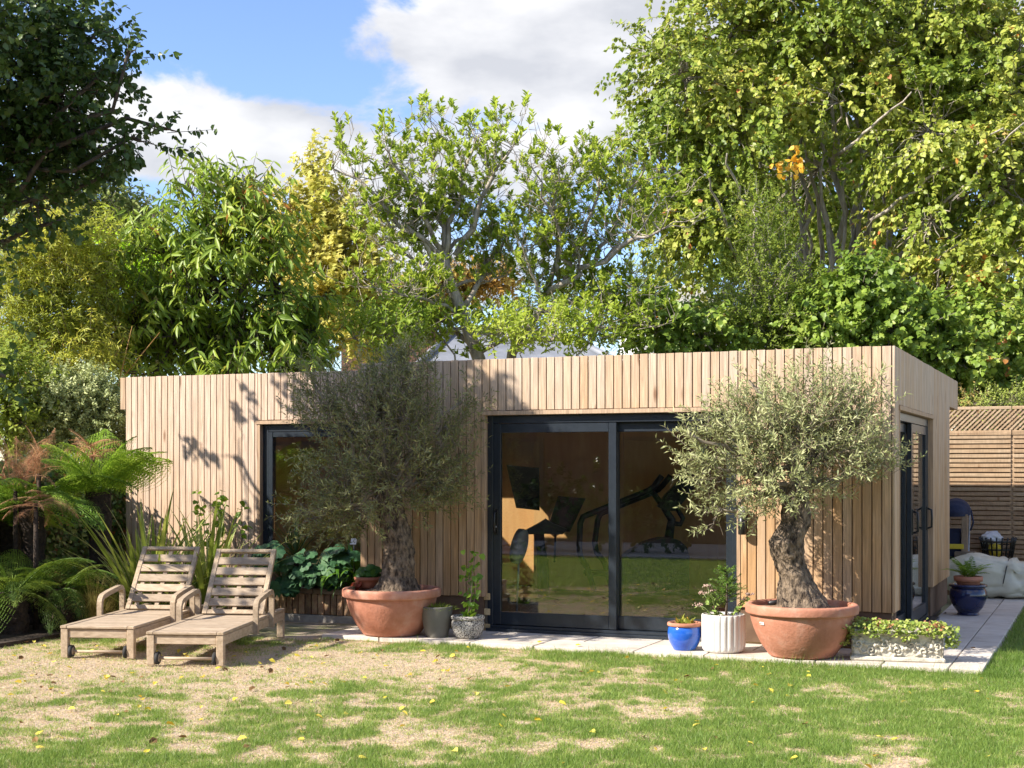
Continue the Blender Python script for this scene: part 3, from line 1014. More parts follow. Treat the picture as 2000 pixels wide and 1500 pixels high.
# ================================================================== GARDEN ROOM
BX0, BX1, BYF, BYB, BTOP = -6.69, -1.63, 11.92, 16.27, 2.57
LX0, LYF = -10.12, 12.70
CBOT = .35
DX0, DX1, DZ = -5.36, -2.965, 2.045           # sliding door opening
WX0, WZ0, WZ1 = plx(508, LYF), .46, 2.02      # left window
SY0, SY1 = 12.22, 14.64                       # side door opening
PITCH = .0812
room = thing('garden_room', 'low flat roofed garden room clad in vertical cedar boards', 'building', (-5.0, 11.92, 0))

_bm = {}


def board(parent, x, y, z0, z1, axis='x', mat=None, w=PITCH - .011):
    mat = mat or M_CEDAR
    L = round(z1 - z0, 2)
    k = (L, axis, mat.name, round(w, 3))
    if k not in _bm:
        m = MB()
        if axis == 'x':
            m.box((-w / 2, -.011, -L / 2), (w / 2, .011, L / 2), .002)
        else:
            m.box((-.011, -w / 2, -L / 2), (.011, w / 2, L / 2), .002)
        _bm[k] = m.mesh('board', mat)
    place(_bm[k], 'board', parent, loc=(x, y, (z0 + z1) / 2 + random.uniform(-.002, .002)))


def build_shell():
    # structural wall cores behind the cladding (dark breather membrane), one part per wall
    fw = MB()
    y0, y1 = BYF + .025, BYF + .16
    fw.box((BX0 + .03, y0, .05), (DX0 - .03, y1, 2.52))
    fw.box((DX1 + .03, y0, .05), (BX1 - .03, y1, 2.52))
    fw.box((DX0 - .03, y0, DZ + .03), (DX1 + .03, y1, 2.52))
    fw = fw.build('front_wall', M_DARKWALL, room)
    lw = MB()
    y0, y1 = LYF + .025, LYF + .16
    lw.box((LX0 + .03, y0, .05), (WX0 - .03, y1, 2.52))
    lw.box((WX0 - .03, y0, WZ1 + .03), (BX0 - .001, y1, 2.52))
    lw.box((WX0 - .03, y0, .05), (BX0 - .001, y1, WZ0 - .02))
    lw = lw.build('set_back_wall', M_DARKWALL, room)
    ret = MB()
    ret.box((BX0 + .03, BYF + .161, .05), (BX0 + .15, LYF + .16, 2.52))
    ret.build('return_wall', M_DARKWALL, room)
    sw = MB()
    x0, x1 = BX1 - .16, BX1 - .025
    sw.box((x0, BYF + .161, .05), (x1, SY0 - .03, 2.52))
    sw.box((x0, SY1 + .03, .05), (x1, BYB, 2.52))
    sw.box((x0, SY0 - .03, DZ + .03), (x1, SY1 + .03, 2.52))
    sw = sw.build('side_wall', M_DARKWALL, room)
    bw = MB()
    bw.box((LX0 + .03, BYB - .12, .05), (BX1 - .161, BYB, 2.52))
    bw.box((LX0 + .03, LYF + .161, .05), (LX0 + .15, BYB - .121, 2.52))
    bw.build('rear_wall', M_DARKWALL, room)
    def run(parent, axis, fixed, a, b, z0, z1, mat=None, origin=None):
        """boards on the PITCH grid, cut to the span a..b"""
        o = a if origin is None else origin
        k = math.floor((a - o) / PITCH)
        while o + k * PITCH < b - .004:
            e0 = max(a, o + k * PITCH + .0044)
            e1 = min(b, o + (k + 1) * PITCH - .0044)
            if e1 - e0 > .012:
                c = (e0 + e1) / 2
                w = round(e1 - e0, 3)
                if axis == 'x':
                    board(parent, c, fixed, z0, z1, 'x', mat, w)
                else:
                    board(parent, fixed, c, z0, z1, 'y', mat, w)
            k += 1
    # ---- front boards
    yf = BYF + .012
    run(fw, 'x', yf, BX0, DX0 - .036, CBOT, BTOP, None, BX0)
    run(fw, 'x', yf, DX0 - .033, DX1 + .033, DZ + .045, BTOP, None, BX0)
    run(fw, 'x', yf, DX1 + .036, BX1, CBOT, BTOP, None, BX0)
    # ---- return face of the proud block
    run(fw, 'y', BX0 + .012, BYF + .028, LYF - .01, CBOT, BTOP)
    # ---- set back wall boards
    yl = LYF + .012
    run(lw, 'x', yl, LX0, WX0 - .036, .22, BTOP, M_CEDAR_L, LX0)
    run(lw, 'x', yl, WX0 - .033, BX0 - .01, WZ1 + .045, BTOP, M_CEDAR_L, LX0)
    # ---- side boards
    xs_ = BX1 - .012
    run(sw, 'y', xs_, BYF + .028, SY0 - .036, CBOT, BTOP, None, BYF)
    run(sw, 'y', xs_, SY0 - .033, SY1 + .033, DZ + .045, BTOP, None, BYF)
    run(sw, 'y', xs_, SY1 + .036, BYB, CBOT, BTOP, None, BYF)
    run(sw, 'y', xs_, BYB + .003, 17.19, 2.24, BTOP, None, BYF)
    # ---- overhangs, roof, rooflight
    rf = MB()
    RZ = 2.36
    hx0, hx1, hy0, hy1 = -8.75, -7.55, 13.9, 14.95
    X0, X1, Y0, Y1 = LX0 + .155, BX1 - .17, LYF + .17, 17.19
    rf.box((X0, Y0, RZ), (hx0, Y1, RZ + .12))
    rf.box((hx1, Y0, RZ), (X1, Y1, RZ + .12))
    rf.box((hx0, Y0, RZ), (hx1, hy0, RZ + .12))
    rf.box((hx0, hy1, RZ), (hx1, Y1, RZ + .12))
    rf.box((BX0 + .16, BYF + .17, RZ + .001), (X1, Y0 - .001, RZ + .121))
    rf = rf.build('roof', M_RUBBER, room)
    MB().box((hx0 + .002, hy0 + .002, RZ + .05), (hx1 - .002, hy1 - .002, RZ + .062)).build('rooflight', M_GLASS, rf)
    fa = MB()
    fa.box((LX0 - .075, LYF + .002, 2.21), (LX0 - .004, 17.2, BTOP - .004), .003)
    fa.box((LX0, 17.15, 2.24), (BX1 - .03, 17.2, BTOP - .004), .003)
    fa.build('fascia', M_TRIM, room)
    co = MB()
    co.box((BX0 + .005, BYF + .024, BTOP - .035), (BX1 - .024, BYF + .09, BTOP - .006))
    co.box((LX0 + .005, LYF + .024, BTOP - .035), (BX0 - .002, LYF + .09, BTOP - .006))
    co.box((BX1 - .09, BYF + .091, BTOP - .035), (BX1 - .024, 17.14, BTOP - .006))
    co.build('parapet_cap', M_ALU, room)
    # ---- reveals round the openings
    tr = MB()
    tr.box((DX0 - .032, BYF - .004, CBOT), (DX0, BYF + .15, DZ + .001), .002)
    tr.box((DX1, BYF - .004, CBOT), (DX1 + .032, BYF + .15, DZ + .001), .002)
    tr.box((DX0 - .05, BYF - .012, DZ + .002), (DX1 + .05, BYF + .15, DZ + .040), .002)
    tr.build('door_reveal', M_TRIM, room)
    tr = MB()
    tr.box((WX0 - .032, LYF - .004, .22), (WX0, LYF + .15, WZ1 + .001), .002)
    tr.box((WX0 - .05, LYF - .012, WZ1 + .002), (BX0 - .001, LYF + .15, WZ1 + .040), .002)
    tr.build('window_reveal', M_TRIM, room)
    tr = MB()
    tr.box((BX1 - .15, SY0 - .032, CBOT), (BX1 + .004, SY0, DZ + .001), .002)
    tr.box((BX1 - .15, SY1, CBOT), (BX1 + .004, SY1 + .032, DZ + .001), .002)
    tr.box((BX1 - .15, SY0 - .05, DZ + .002), (BX1 + .012, SY1 + .05, DZ + .040), .002)
    tr.build('side_door_reveal', M_TRIM, room)
    # ---- plinth of yellow stone blocks
    pl = MB()
    pl.box((BX0 + .05, BYF + .075, -.03), (DX0 - .002, BYF + .15, CBOT + .02))
    pl.box((DX1 + .002, BYF + .075, -.03), (BX1 - .05, BYF + .15, CBOT + .02))
    pl.box((BX1 - .15, SY1 + .002, -.03), (BX1 - .075, BYB - .13, CBOT + .02))
    pl = pl.build('plinth', M_MORTAR, room)
    bk = MB().box((-.105, -.02, -.031), (.105, .02, .031), .004).mesh('brick', M_PLINTH)
    bky = MB().box((-.02, -.105, -.031), (.02, .105, .031), .004).mesh('brick', M_PLINTH)
    for c in range(5):
        z = .03 + .031 + c * .072
        off = .11 * (c % 2)
        for a, b in ((BX0 + .05, DX0), (DX1, BX1 - .05)):
            x = a + .105 + off * .5
            while x < b - .06:
                place(bk, 'brick', pl, loc=(x, BYF + .07 + random.uniform(-.004, .004), z))
                x += .22
        y = SY1 + .12 + off * .5
        while y < BYB - .2:
            place(bky, 'brick', pl, loc=(BX1 - .07 + random.uniform(-.004, .004), y, z))
            y += .22
    # ---- interior lining
    MB().box((LX0 + .16, BYB - .16, .10), (-6.40, BYB - .125, 2.34)).build('rear_lining', M_PLY, room)
    cup = MB()
    xs = np.linspace(-6.38, BX1 - .2, 5)
    for a, b in zip(xs[:-1], xs[1:]):
        cup.box((a + .002, 15.62, .10), (b - .002, BYB - .125, 2.34), .002)
    cup.build('plywood_lining', M_PLY, room)
    MB().box((BX1 - .19, BYF + .17, .10), (BX1 - .165, SY0 - .035, 2.34)).box((BX1 - .19, SY1 + .035, .10), (BX1 - .165, 15.6, 2.34)).build('side_lining', M_PLY, room)
    MB().box((BX0 + .17, BYF + .165, .10), (BX0 + .19, LYF + .3, 2.34)).build('inner_lining', M_PLY, room)
    MB().box((LX0 + .16, LYF + .17, .10), (LX0 + .19, BYB - .165, 2.34)).build('end_lining', M_PLY, room)
    c_ = MB()
    c_.box((BX0 + .20, BYF + .175, 2.335), (BX1 - .195, 15.6, 2.352))
    c_.box((LX0 + .2, LYF + .33, 2.334), (-8.8, 16.0, 2.351))
    c_.build('ceiling', M_CEIL, room)
    f = MB()
    f.box((BX0 + .16, BYF + .17, -.02), (BX1 - .17, BYB - .13, .09))
    f.box((LX0 + .155, LYF + .17, -.021), (BX0 + .155, BYB - .131, .089))
    f.build('interior_floor', M_FLOOR, room)


build_shell()


def frame_x(parent, x0, x1, z0, z1, y0, y1, w, wb=None, mat=M_ALU):
    """rectangular frame in an X-Z opening"""
    wb = wb or w
    m = MB()
    m.box((x0, y0, z0), (x0 + w, y1, z1), .003)
    m.box((x1 - w, y0, z0), (x1, y1, z1), .003)
    m.box((x0 + w, y0 + .001, z1 - w), (x1 - w, y1 - .001, z1), .003)
    m.box((x0 + w, y0 + .001, z0), (x1 - w, y1 - .001, z0 + wb), .003)
    return m.build('frame', mat, parent)


def frame_y(parent, y0, y1, z0, z1, x0, x1, w, wb=None):
    wb = wb or w
    m = MB()
    m.box((x0, y0, z0), (x1, y0 + w, z1), .003)
    m.box((x0, y1 - w, z0), (x1, y1, z1), .003)
    m.box((x0 + .001, y0 + w, z1 - w), (x1 - .001, y1 - w, z1), .003)
    m.box((x0 + .001, y0 + w, z0), (x1 - .001, y1 - w, z0 + wb), .003)
    return m.build('frame', M_ALU, parent)


def handle_x(parent, x, y, z):
    m = MB()
    m.box((x - .02, y - .012, z - .12), (x + .02, y, z + .12), .004)
    m.tube([(x, y - .01, z - .10), (x, y - .05, z - .085), (x, y - .055, z), (x, y - .05, z + .085), (x, y - .01, z + .10)], .011, 8)
    h = m.build('handle', M_BLACK, parent)
    MB().tube([(x, y - .02, z - .045), (x, y - .008, z - .045)], .009, 10).build('lock_barrel', M_STEEL, parent)
    return h


def build_doors():
    y = BYF + .055
    # outer frame of the front slider
    fr = MB()
    fr.box((DX0 + .002, y, .035), (DX0 + .055, y + .13, DZ - .002), .003)
    fr.box((DX1 - .055, y, .035), (DX1 - .002, y + .13, DZ - .002), .003)
    fr.box((DX0 + .056, y, DZ - .075), (DX1 - .056, y + .13, DZ - .002), .003)
    door = fr.build('sliding_door', M_ALU, room)
    si = MB()
    si.box((DX0 + .003, y - .05, .022), (DX1 - .003, y + .129, .060), .003)
    si.box((DX0 + .057, y - .012, .061), (DX1 - .057, y + .002, .088), .002)
    si.box((DX0 + .057, y + .058, .061), (DX1 - .057, y + .070, .088), .002)
    si.build('track', M_ALU, door)
    mid = (DX0 + DX1) / 2 + .04
    for a, b, yy in ((DX0 + .056, mid + .035, y + .008), (mid - .035, DX1 - .056, y + .066)):
        z0, z1, w = .092, DZ - .077, .075
        m = MB()
        ww = w if a < -5 else .07
        m.box((a, yy, z0), (a + ww, yy + .046, z1), .003)
        m.box((b - ww, yy, z0), (b, yy + .046, z1), .003)
        m.box((a + ww, yy + .001, z1 - .085), (b - ww, yy + .045, z1), .003)
        m.box((a + ww, yy + .001, z0), (b - ww, yy + .045, z0 + .12), .003)
        m.build('door_leaf', M_ALU, door)
        MB().box((a + ww, yy + .018, z0 + .12), (b - ww, yy + .028, z1 - .085)).build('pane', M_GLASS, door)
    handle_x(door, DX0 + .056 + .036, y + .008, 1.05)
    # left window
    y = LYF + .05
    wx1 = BX0 + .35
    fr = MB()
    fr.box((WX0 + .002, y, WZ0), (WX0 + .075, y + .08, WZ1 - .002), .003)
    fr.box((WX0 + .076, y, WZ1 - .078), (BX0 - .003, y + .08, WZ1 - .002), .003)
    fr.box((WX0 + .076, y, WZ0), (BX0 - .003, y + .08, WZ0 + .07), .003)
    fr.box((BX0 - .07, y + .001, WZ0 + .071), (BX0 - .003, y + .079, WZ1 - .079), .003)
    win = fr.build('window', M_ALU, room)
    m = MB()
    a, b, z0, z1 = WX0 + .080, BX0 - .074, WZ0 + .074, WZ1 - .082
    m.box((a, y - .014, z0), (a + .055, y + .05, z1), .004)
    m.box((a + .056, y - .013, z1 - .055), (b, y + .049, z1), .004)
    m.box((a + .056, y - .013, z0), (b, y + .049, z0 + .055), .004)
    m.build('sash', M_ALU, win)
    MB().box((a + .056, y + .015, z0 + .056), (b, y + .025, z1 - .056)).build('pane', M_GLASS, win)
    # side slider: glazed leaf near the corner, stacked leaves behind it
    x1 = BX1 - .045
    fr = MB()
    fr.box((x1 - .13, SY0 + .002, .035), (x1, SY0 + .05, DZ - .002), .003)
    fr.box((x1 - .13, SY1 - .06, .035), (x1, SY1 - .002, DZ - .002), .003)
    fr.box((x1 - .13, SY0 + .051, DZ - .075), (x1, SY1 - .061, DZ - .002), .003)
    sd = fr.build('side_sliding_door', M_ALU, room)
    si = MB()
    si.box((x1 - .129, SY0 + .003, .022), (x1 + .11, SY1 - .003, .060), .003)
    si.box((x1 - .01, SY0 + .057, .061), (x1 + .003, SY1 - .06, .088), .002)
    si.build('track', M_ALU, sd)
    midy = (SY0 + SY1) / 2
    for a, b, xx in ((SY0 + .052, midy + .035, x1 - .06), (midy - .035, SY1 - .062, x1 - .006)):
        z0, z1, ww = .092, DZ - .077, .075
        m = MB()
        m.box((xx - .046, a, z0), (xx, a + ww, z1), .003)
        m.box((xx - .046, b - ww, z0), (xx, b, z1), .003)
        m.box((xx - .045, a + ww, z1 - .085), (xx - .001, b - ww, z1), .003)
        m.box((xx - .045, a + ww, z0), (xx - .001, b - ww, z0 + .12), .003)
        m.build('door_leaf', M_ALU, sd)
        MB().box((xx - .028, a + ww, z0 + .12), (xx - .018, b - ww, z1 - .085)).build('pane', M_GLASS, sd)
    for yy, xx in ((midy - .035 + .036, x1 - .006), (SY1 - .062 - .036, x1 - .006)):
        m = MB()
        m.box((xx, yy - .02, .93), (xx + .012, yy + .02, 1.17), .004)
        m.tube([(xx + .01, yy, .95), (xx + .05, yy, .965), (xx + .055, yy, 1.05), (xx + .05, yy, 1.135), (xx + .01, yy, 1.15)], .011, 8)
        m.build('handle', M_BLACK, sd)


build_doors()

# outdoor wall light beside the door, half hidden by the olive
wl = thing('wall_light', 'black and grey wall light by the door behind the right olive', 'light', (-2.90, 11.86, .98))
MB().box((-2.925, 11.89, 1.03), (-2.875, 11.92, 1.16), .004).build('bracket', M_BLACK, wl)
MB().lathe([(.028, .98), (.036, .985), (.036, 1.12), (.03, 1.125)], 18, (-2.90, 11.855, 0)).build('lamp_body', M_BLACK, wl)
MB().lathe([(.030, 1.126), (.034, 1.13), (.034, 1.22), (.028, 1.225)], 18, (-2.90, 11.855, 0)).build('lamp_top', M_STEEL, wl)


# ------------------------------------------------------------------ things inside the room
def build_gym():
    # stepping machine seen through the right pane
    d0 = 15.0
    fl = .09
    s = thing('stepping_machine', 'dark stair stepping machine with long handrails behind the sliding door', 'gym machine', tuple(at(1270, d0, fl)))
    side = Vector((ST * -1, CT, 0))

    def P(px, py, off=0.0):
        return atp(px, py, d0) + side * off

    def slab(name, pts, th, mat, par):
        k = len(pts)
        v = [p - side * th for p in pts] + [p + side * th for p in pts]
        f = [tuple(range(k)), tuple(range(2 * k - 1, k - 1, -1))] + [(i, (i + 1) % k, k + (i + 1) % k, k + i) for i in range(k)]
        return MB().add(v, f).build(name, mat, par)
    hump = [P(1190, 1112), P(1201, 1098), P(1225, 1078), P(1257, 1058), P(1285, 1050), P(1306, 1049), P(1325, 1055), P(1338, 1067), P(1343, 1085), P(1343, 1160), P(1190, 1160)]
    slab('housing', hump, .16, M_MACHINE, s)
    MB().tube([P(1306, 1052), P(1312, 1015), P(1296, 990), P(1276, 963)], [.05, .045, .035, .03], 10).build('mast', M_MACHINE, s)
    slab('console', [P(1283, 989), P(1300, 965), P(1338, 927), P(1352, 924), P(1360, 932), P(1357, 952), P(1319, 997), P(1300, 998)], .07, M_BLACK, s)
    for off, pts in ((-.25, ((1144, 1104), (1133, 1088), (1129, 1070), (1131, 1020), (1136, 1008), (1147, 1003), (1191, 986), (1263, 957), (1272, 950), (1288, 929))),
                     (.25, ((1183, 1100), (1168, 1082), (1164, 1062), (1170, 1018), (1175, 1006), (1184, 1001), (1276, 964), (1292, 956), (1300, 948), (1315, 929)))):
        MB().tube([P(x, y, off) for x, y in pts] , .032, 10).build('handrail', M_BLACK, s)
        MB().tube([P(pts[0][0], pts[0][1], off), P(pts[0][0] + 14, 1150, off)], .032, 8).build('upright', M_BLACK, s)
    MB().tube([P(1263, 957, -.25), P(1282, 968, 0), P(1276, 964, .25)], .026, 8).build('crossbar', M_BLACK, s)
    MB().tube([P(1318, 985), P(1334, 1013), P(1329, 1024), P(1312, 1022)], .028, 8).build('crank_arm', M_BLACK, s)
    for off in (-.12, .12):
        a = P(1175, 1120, off)
        MB(Matrix.Translation(a)).box((-.18, -.06, -.02), (.18, .06, .03), .006).build('pedal', M_BLACK, s)
    # exercise bike with raised screen
    d0 = 15.3
    b = thing('exercise_bike', 'black exercise bike with wide tilted screen inside the glass door', 'gym machine', tuple(at(1062, d0, fl)))
    slab('screen', [P(1067, 1035), P(1090, 969), P(1144, 973), P(1113, 1039)], .02, M_SCREEN, b)
    slab('seat', [P(1025, 1036), P(1050, 1023), P(1066, 1013), P(1080, 1022), P(1108, 1033), P(1098, 1043), P(1065, 1042), P(1032, 1043)], .10, M_BLACK, b)
    MB().tube([P(1052, 1040), P(1056, 1070), P(1060, 1095)], [.06, .05, .06], 10).build('stand', M_MACHINE, b)
    MB().tube([P(1085, 1040), P(1083, 1098)], .012, 6).build('cable', M_BLACK, b)
    MB().tube([P(1060, 1090), at(1062, d0, fl + .05)], .07, 8).build('column', M_MACHINE, b)
    MB(Matrix.Translation(at(1062, d0, fl))).box((-.35, -.2, 0), (.35, .2, .06), .01).build('base', M_MACHINE, b)
    # pedestal fan
    c3 = at(1009, 14.0, fl)
    fnn = thing('pedestal_fan', 'grey round fan head on a thin pole inside left pane', 'fan', tuple(c3))
    hc = atp(1014, 1067, 14.0)
    mt = Matrix.Translation(hc) @ Matrix.Rotation(R(12), 4, 'Y') @ Matrix.Rotation(R(5), 4, 'Z') @ Matrix.Rotation(R(90), 4, 'Y')
    MB(mt).lathe([(.02, -.05), (.13, -.05), (.175, -.035), (.18, 0), (.175, .035), (.13, .05), (.02, .05)], 32).build('fan_head', M_FANGREY, fnn)
    MB().tube([c3, hc], .012, 8).build('pole', M_FANGREY, fnn)
    MB().lathe([(.15, 0), (.15, .012), (.03, .03)], 24, tuple(c3)).build('base', M_FANGREY, fnn)
    # wall screen at the back left
    d0 = 16.6
    tv = thing('wall_screen', 'black flat screen hanging on the sunlit plywood wall', 'screen', tuple(atp(1030, 990, d0)))
    slab('panel', [P(989, 908), P(1053, 914), P(1054, 997), P(1008, 992)], .02, M_SCREEN, tv)
    MB().tube([P(1035, 955), P(1035, 955, .55)], .03, 6).build('bracket', M_BLACK, tv)
    # bench along the back
    bx = thing('storage_bench', 'low dark storage bench along the back of the gym', 'bench', (-2.6, 15.3, .09))
    MB().box((-2.9, 15.1, .09), (-1.95, 15.5, .42), .01).build('bench_body', M_MACHINE, bx)


M_FANGREY = pmat('fan_grey', (.30, .29, .27), (.38, .37, .35), 12, .5)
build_gym()

# ================================================================== BRICK PLANTER
def build_planter():
    p = thing('brick_planter', 'low planter of upright stock bricks with timber coping', 'planter', (-7.9, 12.3, 0))
    MB().box((-9.05, 12.27, -.03), (BX0 - .012, 12.60, .06), .004).build('footing', M_CONC, p)
    core = MB().box((-9.02, 12.335, .061), (BX0 - .015, 12.44, .27)).build('core', M_MORTAR, p)
    bk = MB().box((-.0315, -.03, -.104), (.0315, .03, .104), .006).mesh('brick', M_BRICK)
    x = -9.0
    while x < BX0 - .04:
        place(bk, 'brick', p, loc=(x, 12.328 + random.uniform(-.006, .006), .168), rot=(0, R(random.uniform(-1.5, 1.5)), 0))
        x += .0745
    x = -9.02
    for w in (.78, .80, .73):
        MB().box((x, 12.275, .276), (x + w - .006, 12.44, .325), .005).build('coping_board', M_OLDFENCE, p)
        x += w
    MB().box((-9.0, 12.445, .065), (BX0 - .016, 12.69, .29)).build('soil', M_DSOIL, p)


build_planter()

# ================================================================== FENCES
def build_fence_right():
    fy = 18.4
    f = thing('slatted_fence', 'pale slatted timber fence with lattice top behind the side path', 'fence', (-.5, fy, 0))
    panels = ((-2.65, -1.10), (-1.10, .75), (.75, 2.6))
    for x0, x1 in panels:
        L = x1 - x0
        sl = MB().box((-L / 2 + .012, -.009, -.0225), (L / 2 - .012, .009, .0225), .003).mesh('slat', M_FENCE)
        z = .10
        while z < 1.96:
            place(sl, 'slat', f, loc=((x0 + x1) / 2, fy + random.uniform(-.002, .002), z))
            place(sl, 'slat', f, loc=((x0 + x1) / 2, fy + .088 + random.uniform(-.002, .002), z + .03))
            z += .0595
    for x in (-2.66, -1.87, -1.10, -.18, .75, 1.68, 2.61):
        MB().box((x - .035, fy + .012, -.05), (x + .035, fy + .075, 2.28), .004).build('post', M_FENCE, f)
    for x0, x1 in panels:
        MB().box((x0 + .005, fy - .02, 1.965), (x1 - .005, fy + .011, 2.025), .004).build('rail', M_FENCE, f)
        MB().box((x0 + .005, fy - .02, 2.285), (x1 - .005, fy + .03, 2.325), .004).build('rail', M_FENCE, f)
    h = .262
    for sgn, yy in ((1, fy - .012), (-1, fy + .002)):
        mt = MB(Matrix.Rotation(R(45) * sgn, 4, 'Y')).box((-.011, -.005, -h * .707), (.011, .005, h * .707)).mesh('lattice_strip', M_FENCE)
        x = -2.5
        while x < 2.5:
            if -2.3 < x < 1.2:
                place(mt, 'lattice_strip', f, loc=(x, yy, 2.155))
            x += .060
    return f


build_fence_right()


def build_fence_left():
    fx = -10.55
    f = thing('board_fence', 'old brown board fence half buried in ivy at left', 'fence', (fx, 10, 0))
    bd = [MB().box((-.012, -.066, -.76), (.012, .066, .76), .004).mesh('plank', M_OLDFENCE)]
    y = 1.0
    while y < 13.4:
        place(bd[0], 'plank', f, loc=(fx + random.uniform(-.008, .008), y, .78 + random.uniform(-.01, .01)))
        y += .139
    for z in (.3, 1.25):
        MB().box((fx - .06, .9, z), (fx - .014, 13.4, z + .07)).build('rail', M_OLDFENCE, f)


build_fence_left()

# ================================================================== SUN LOUNGERS
def build_lounger(loc, rz, label):
    t = thing('sun_lounger', label, 'sun lounger', loc, rz, 'wooden sun loungers on the lawn')
    M = local(t)
    W, L, Zs, HY = .62, 1.92, .265, 1.30
    h = W / 2

    def bx(name, a, b, mat=M_TEAK, bev=.004, par=None):
        return MB(M).box(a, b, bev).build(name, mat, par or t)
    # legs
    for x in (-1, 1):
        bx('leg', (x * (h - .03) - .03, .0, 0), (x * (h - .03) + .03, .055, Zs - .026))
        bx('leg', (x * (h - .03) - .03, L - .06, 0), (x * (h - .03) + .03, L - .005, Zs - .026))
    # frame rails
    for x in (-1, 1):
        bx('side_rail', (x * (h - .0175) - .0175, .056, Zs - .105), (x * (h - .0175) + .0175, L - .061, Zs - .028))
        bx('top_rail', (x * (h - .025) - .028, -.006, Zs - .024), (x * (h - .025) + .028, L, Zs))
    bx('end_rail', (-h + .062, .012, Zs - .10), (h - .062, .042, Zs - .027), M_TEAKX)
    bx('end_rail', (-h + .062, L - .045, Zs - .10), (h - .062, L - .015, Zs - .027), M_TEAKX)
    bx('front_edge', (-h + .055, -.006, Zs - .0235), (h - .055, .05, Zs - .001), M_TEAKX)
    n = 21
    for i in range(n):
        y = .056 + (HY - .06) * i / n
        bx('seat_slat', (-h + .056, y, Zs - .022), (h - .056, y + (HY - .06) / n - .010, Zs - .003), M_TEAKX, .003)
    # backrest, raised
    ang = R(51)
    B = M @ Matrix.Translation((0, HY + .01, Zs + .0)) @ Matrix.Rotation(ang, 4, 'X')
    BL = .70
    bw = h - .035
    back = MB(B)
    for x in (-1, 1):
        back.box((x * (bw - .02) - .022, 0, -.015), (x * (bw - .02) + .022, BL, .018), .004)
    back.box((-bw + .043, BL - .036, -.014), (bw - .043, BL, .017), .004)
    back.box((-bw + .043, 0, -.014), (bw - .043, .045, .017), .004)
    back = back.build('backrest', M_TEAK, t)
    ns = 5
    p0, p1 = .085, BL - .060
    pitch = (p1 - p0) / ns
    for i in range(ns):
        MB(B).box((-bw + .043, p0 + i * pitch, -.004), (bw - .043, p0 + i * pitch + pitch * .72, .014), .003).build('back_slat', M_TEAKX, back)
    for x in (-.19, 0, .19):
        MB(B).box((x - .02, .046, -.020), (x + .02, BL - .037 if x == 0 else BL * .55, -.005), .003).build('batten', M_TEAK, back)
    # prop strut
    s0 = B @ Vector((0, .45, -.02))
    for x in (-.17, .17):
        a = B @ Vector((x, .45, -.02))
        b = M @ Vector((x, HY + .52, Zs - .05))
        MB().tube([a, b], .013, 8).build('prop', M_TEAK, back)
    # arm rests: bent bars outside the frame
    for x in (-1, 1):
        xx = x * (h + .022)
        path = [(xx, .86, Zs - .115), (xx, .86, Zs + .085)]
        for k in range(1, 6):
            a = math.pi / 2 * k / 5
            path.append((xx, .86 + .075 * (1 - math.cos(a)), Zs + .085 + .075 * math.sin(a)))
        path += [(xx, 1.05, Zs + .178), (xx, 1.30, Zs + .205)]
        for k in range(1, 6):
            a = math.pi / 2 * k / 5
            path.append((xx, 1.30 + .075 * math.sin(a), Zs + .205 - .075 * (1 - math.cos(a))))
        path.append((xx, 1.375, Zs - .115))
        MB(M).ribbon(path, .0215, .042, (1, 0, 0)).build('armrest', M_TEAK, t)
    # wheels on a dowel axle
    MB(M).tube([(-h + .075, .035, .052), (h - .075, .035, .052)], .012, 10).build('axle', M_TEAKX, t)
    for x in (-1, 1):
        wm = MB(M @ Matrix.Translation((x * (h - .078), .035, .052)) @ Matrix.Rotation(R(90), 4, 'Y'))
        wh = wm.lathe([(.035, -.014), (.046, -.014), (.051, -.010), (.051, .010), (.046, .014), (.035, .014)], 24).build('wheel', M_RUBBER, t)
        MB(M @ Matrix.Translation((x * (h - .078), .035, .052)) @ Matrix.Rotation(R(90), 4, 'Y')).lathe([(.01, -.017), (.033, -.016), (.033, .016), (.01, .017)], 16).build('hub', M_TEAKX, wh)


def ground_at(px, py):
    d = FPX * CAMZ / (py - HOR)
    return at(px, d, 0)


for (pl_, pr_), lab in ((((122, 1284), (258, 1288)), 'weathered wooden sun lounger nearer the fern bed at far left'),
                        (((290, 1301), (432, 1299)), 'weathered wooden sun lounger beside the brick planter, on the right')):
    a, b = ground_at(*pl_), ground_at(*pr_)
    mid = (a + b) / 2
    rz = R(17 if 'left' in lab and 'fern' in lab else 18)
    build_lounger((mid.x, mid.y, 0), rz, lab)


# ================================================================== POTS
def smooth_prof(pts, n=6):
    """catmull-rom through profile points"""
    P = [np.array(p, float) for p in pts]
    P = [2 * P[0] - P[1]] + P + [2 * P[-1] - P[-2]]
    out = []
    for i in range(1, len(P) - 2):
        for k in range(n):
            t = k / n
            a, b, c, d = P[i - 1], P[i], P[i + 1], P[i + 2]
            out.append(tuple(.5 * ((2 * b) + (-a + c) * t + (2 * a - 5 * b + 4 * c - d) * t * t + (-a + 3 * b - 3 * c + d) * t ** 3)))
    out.append(tuple(P[-2]))
    return out


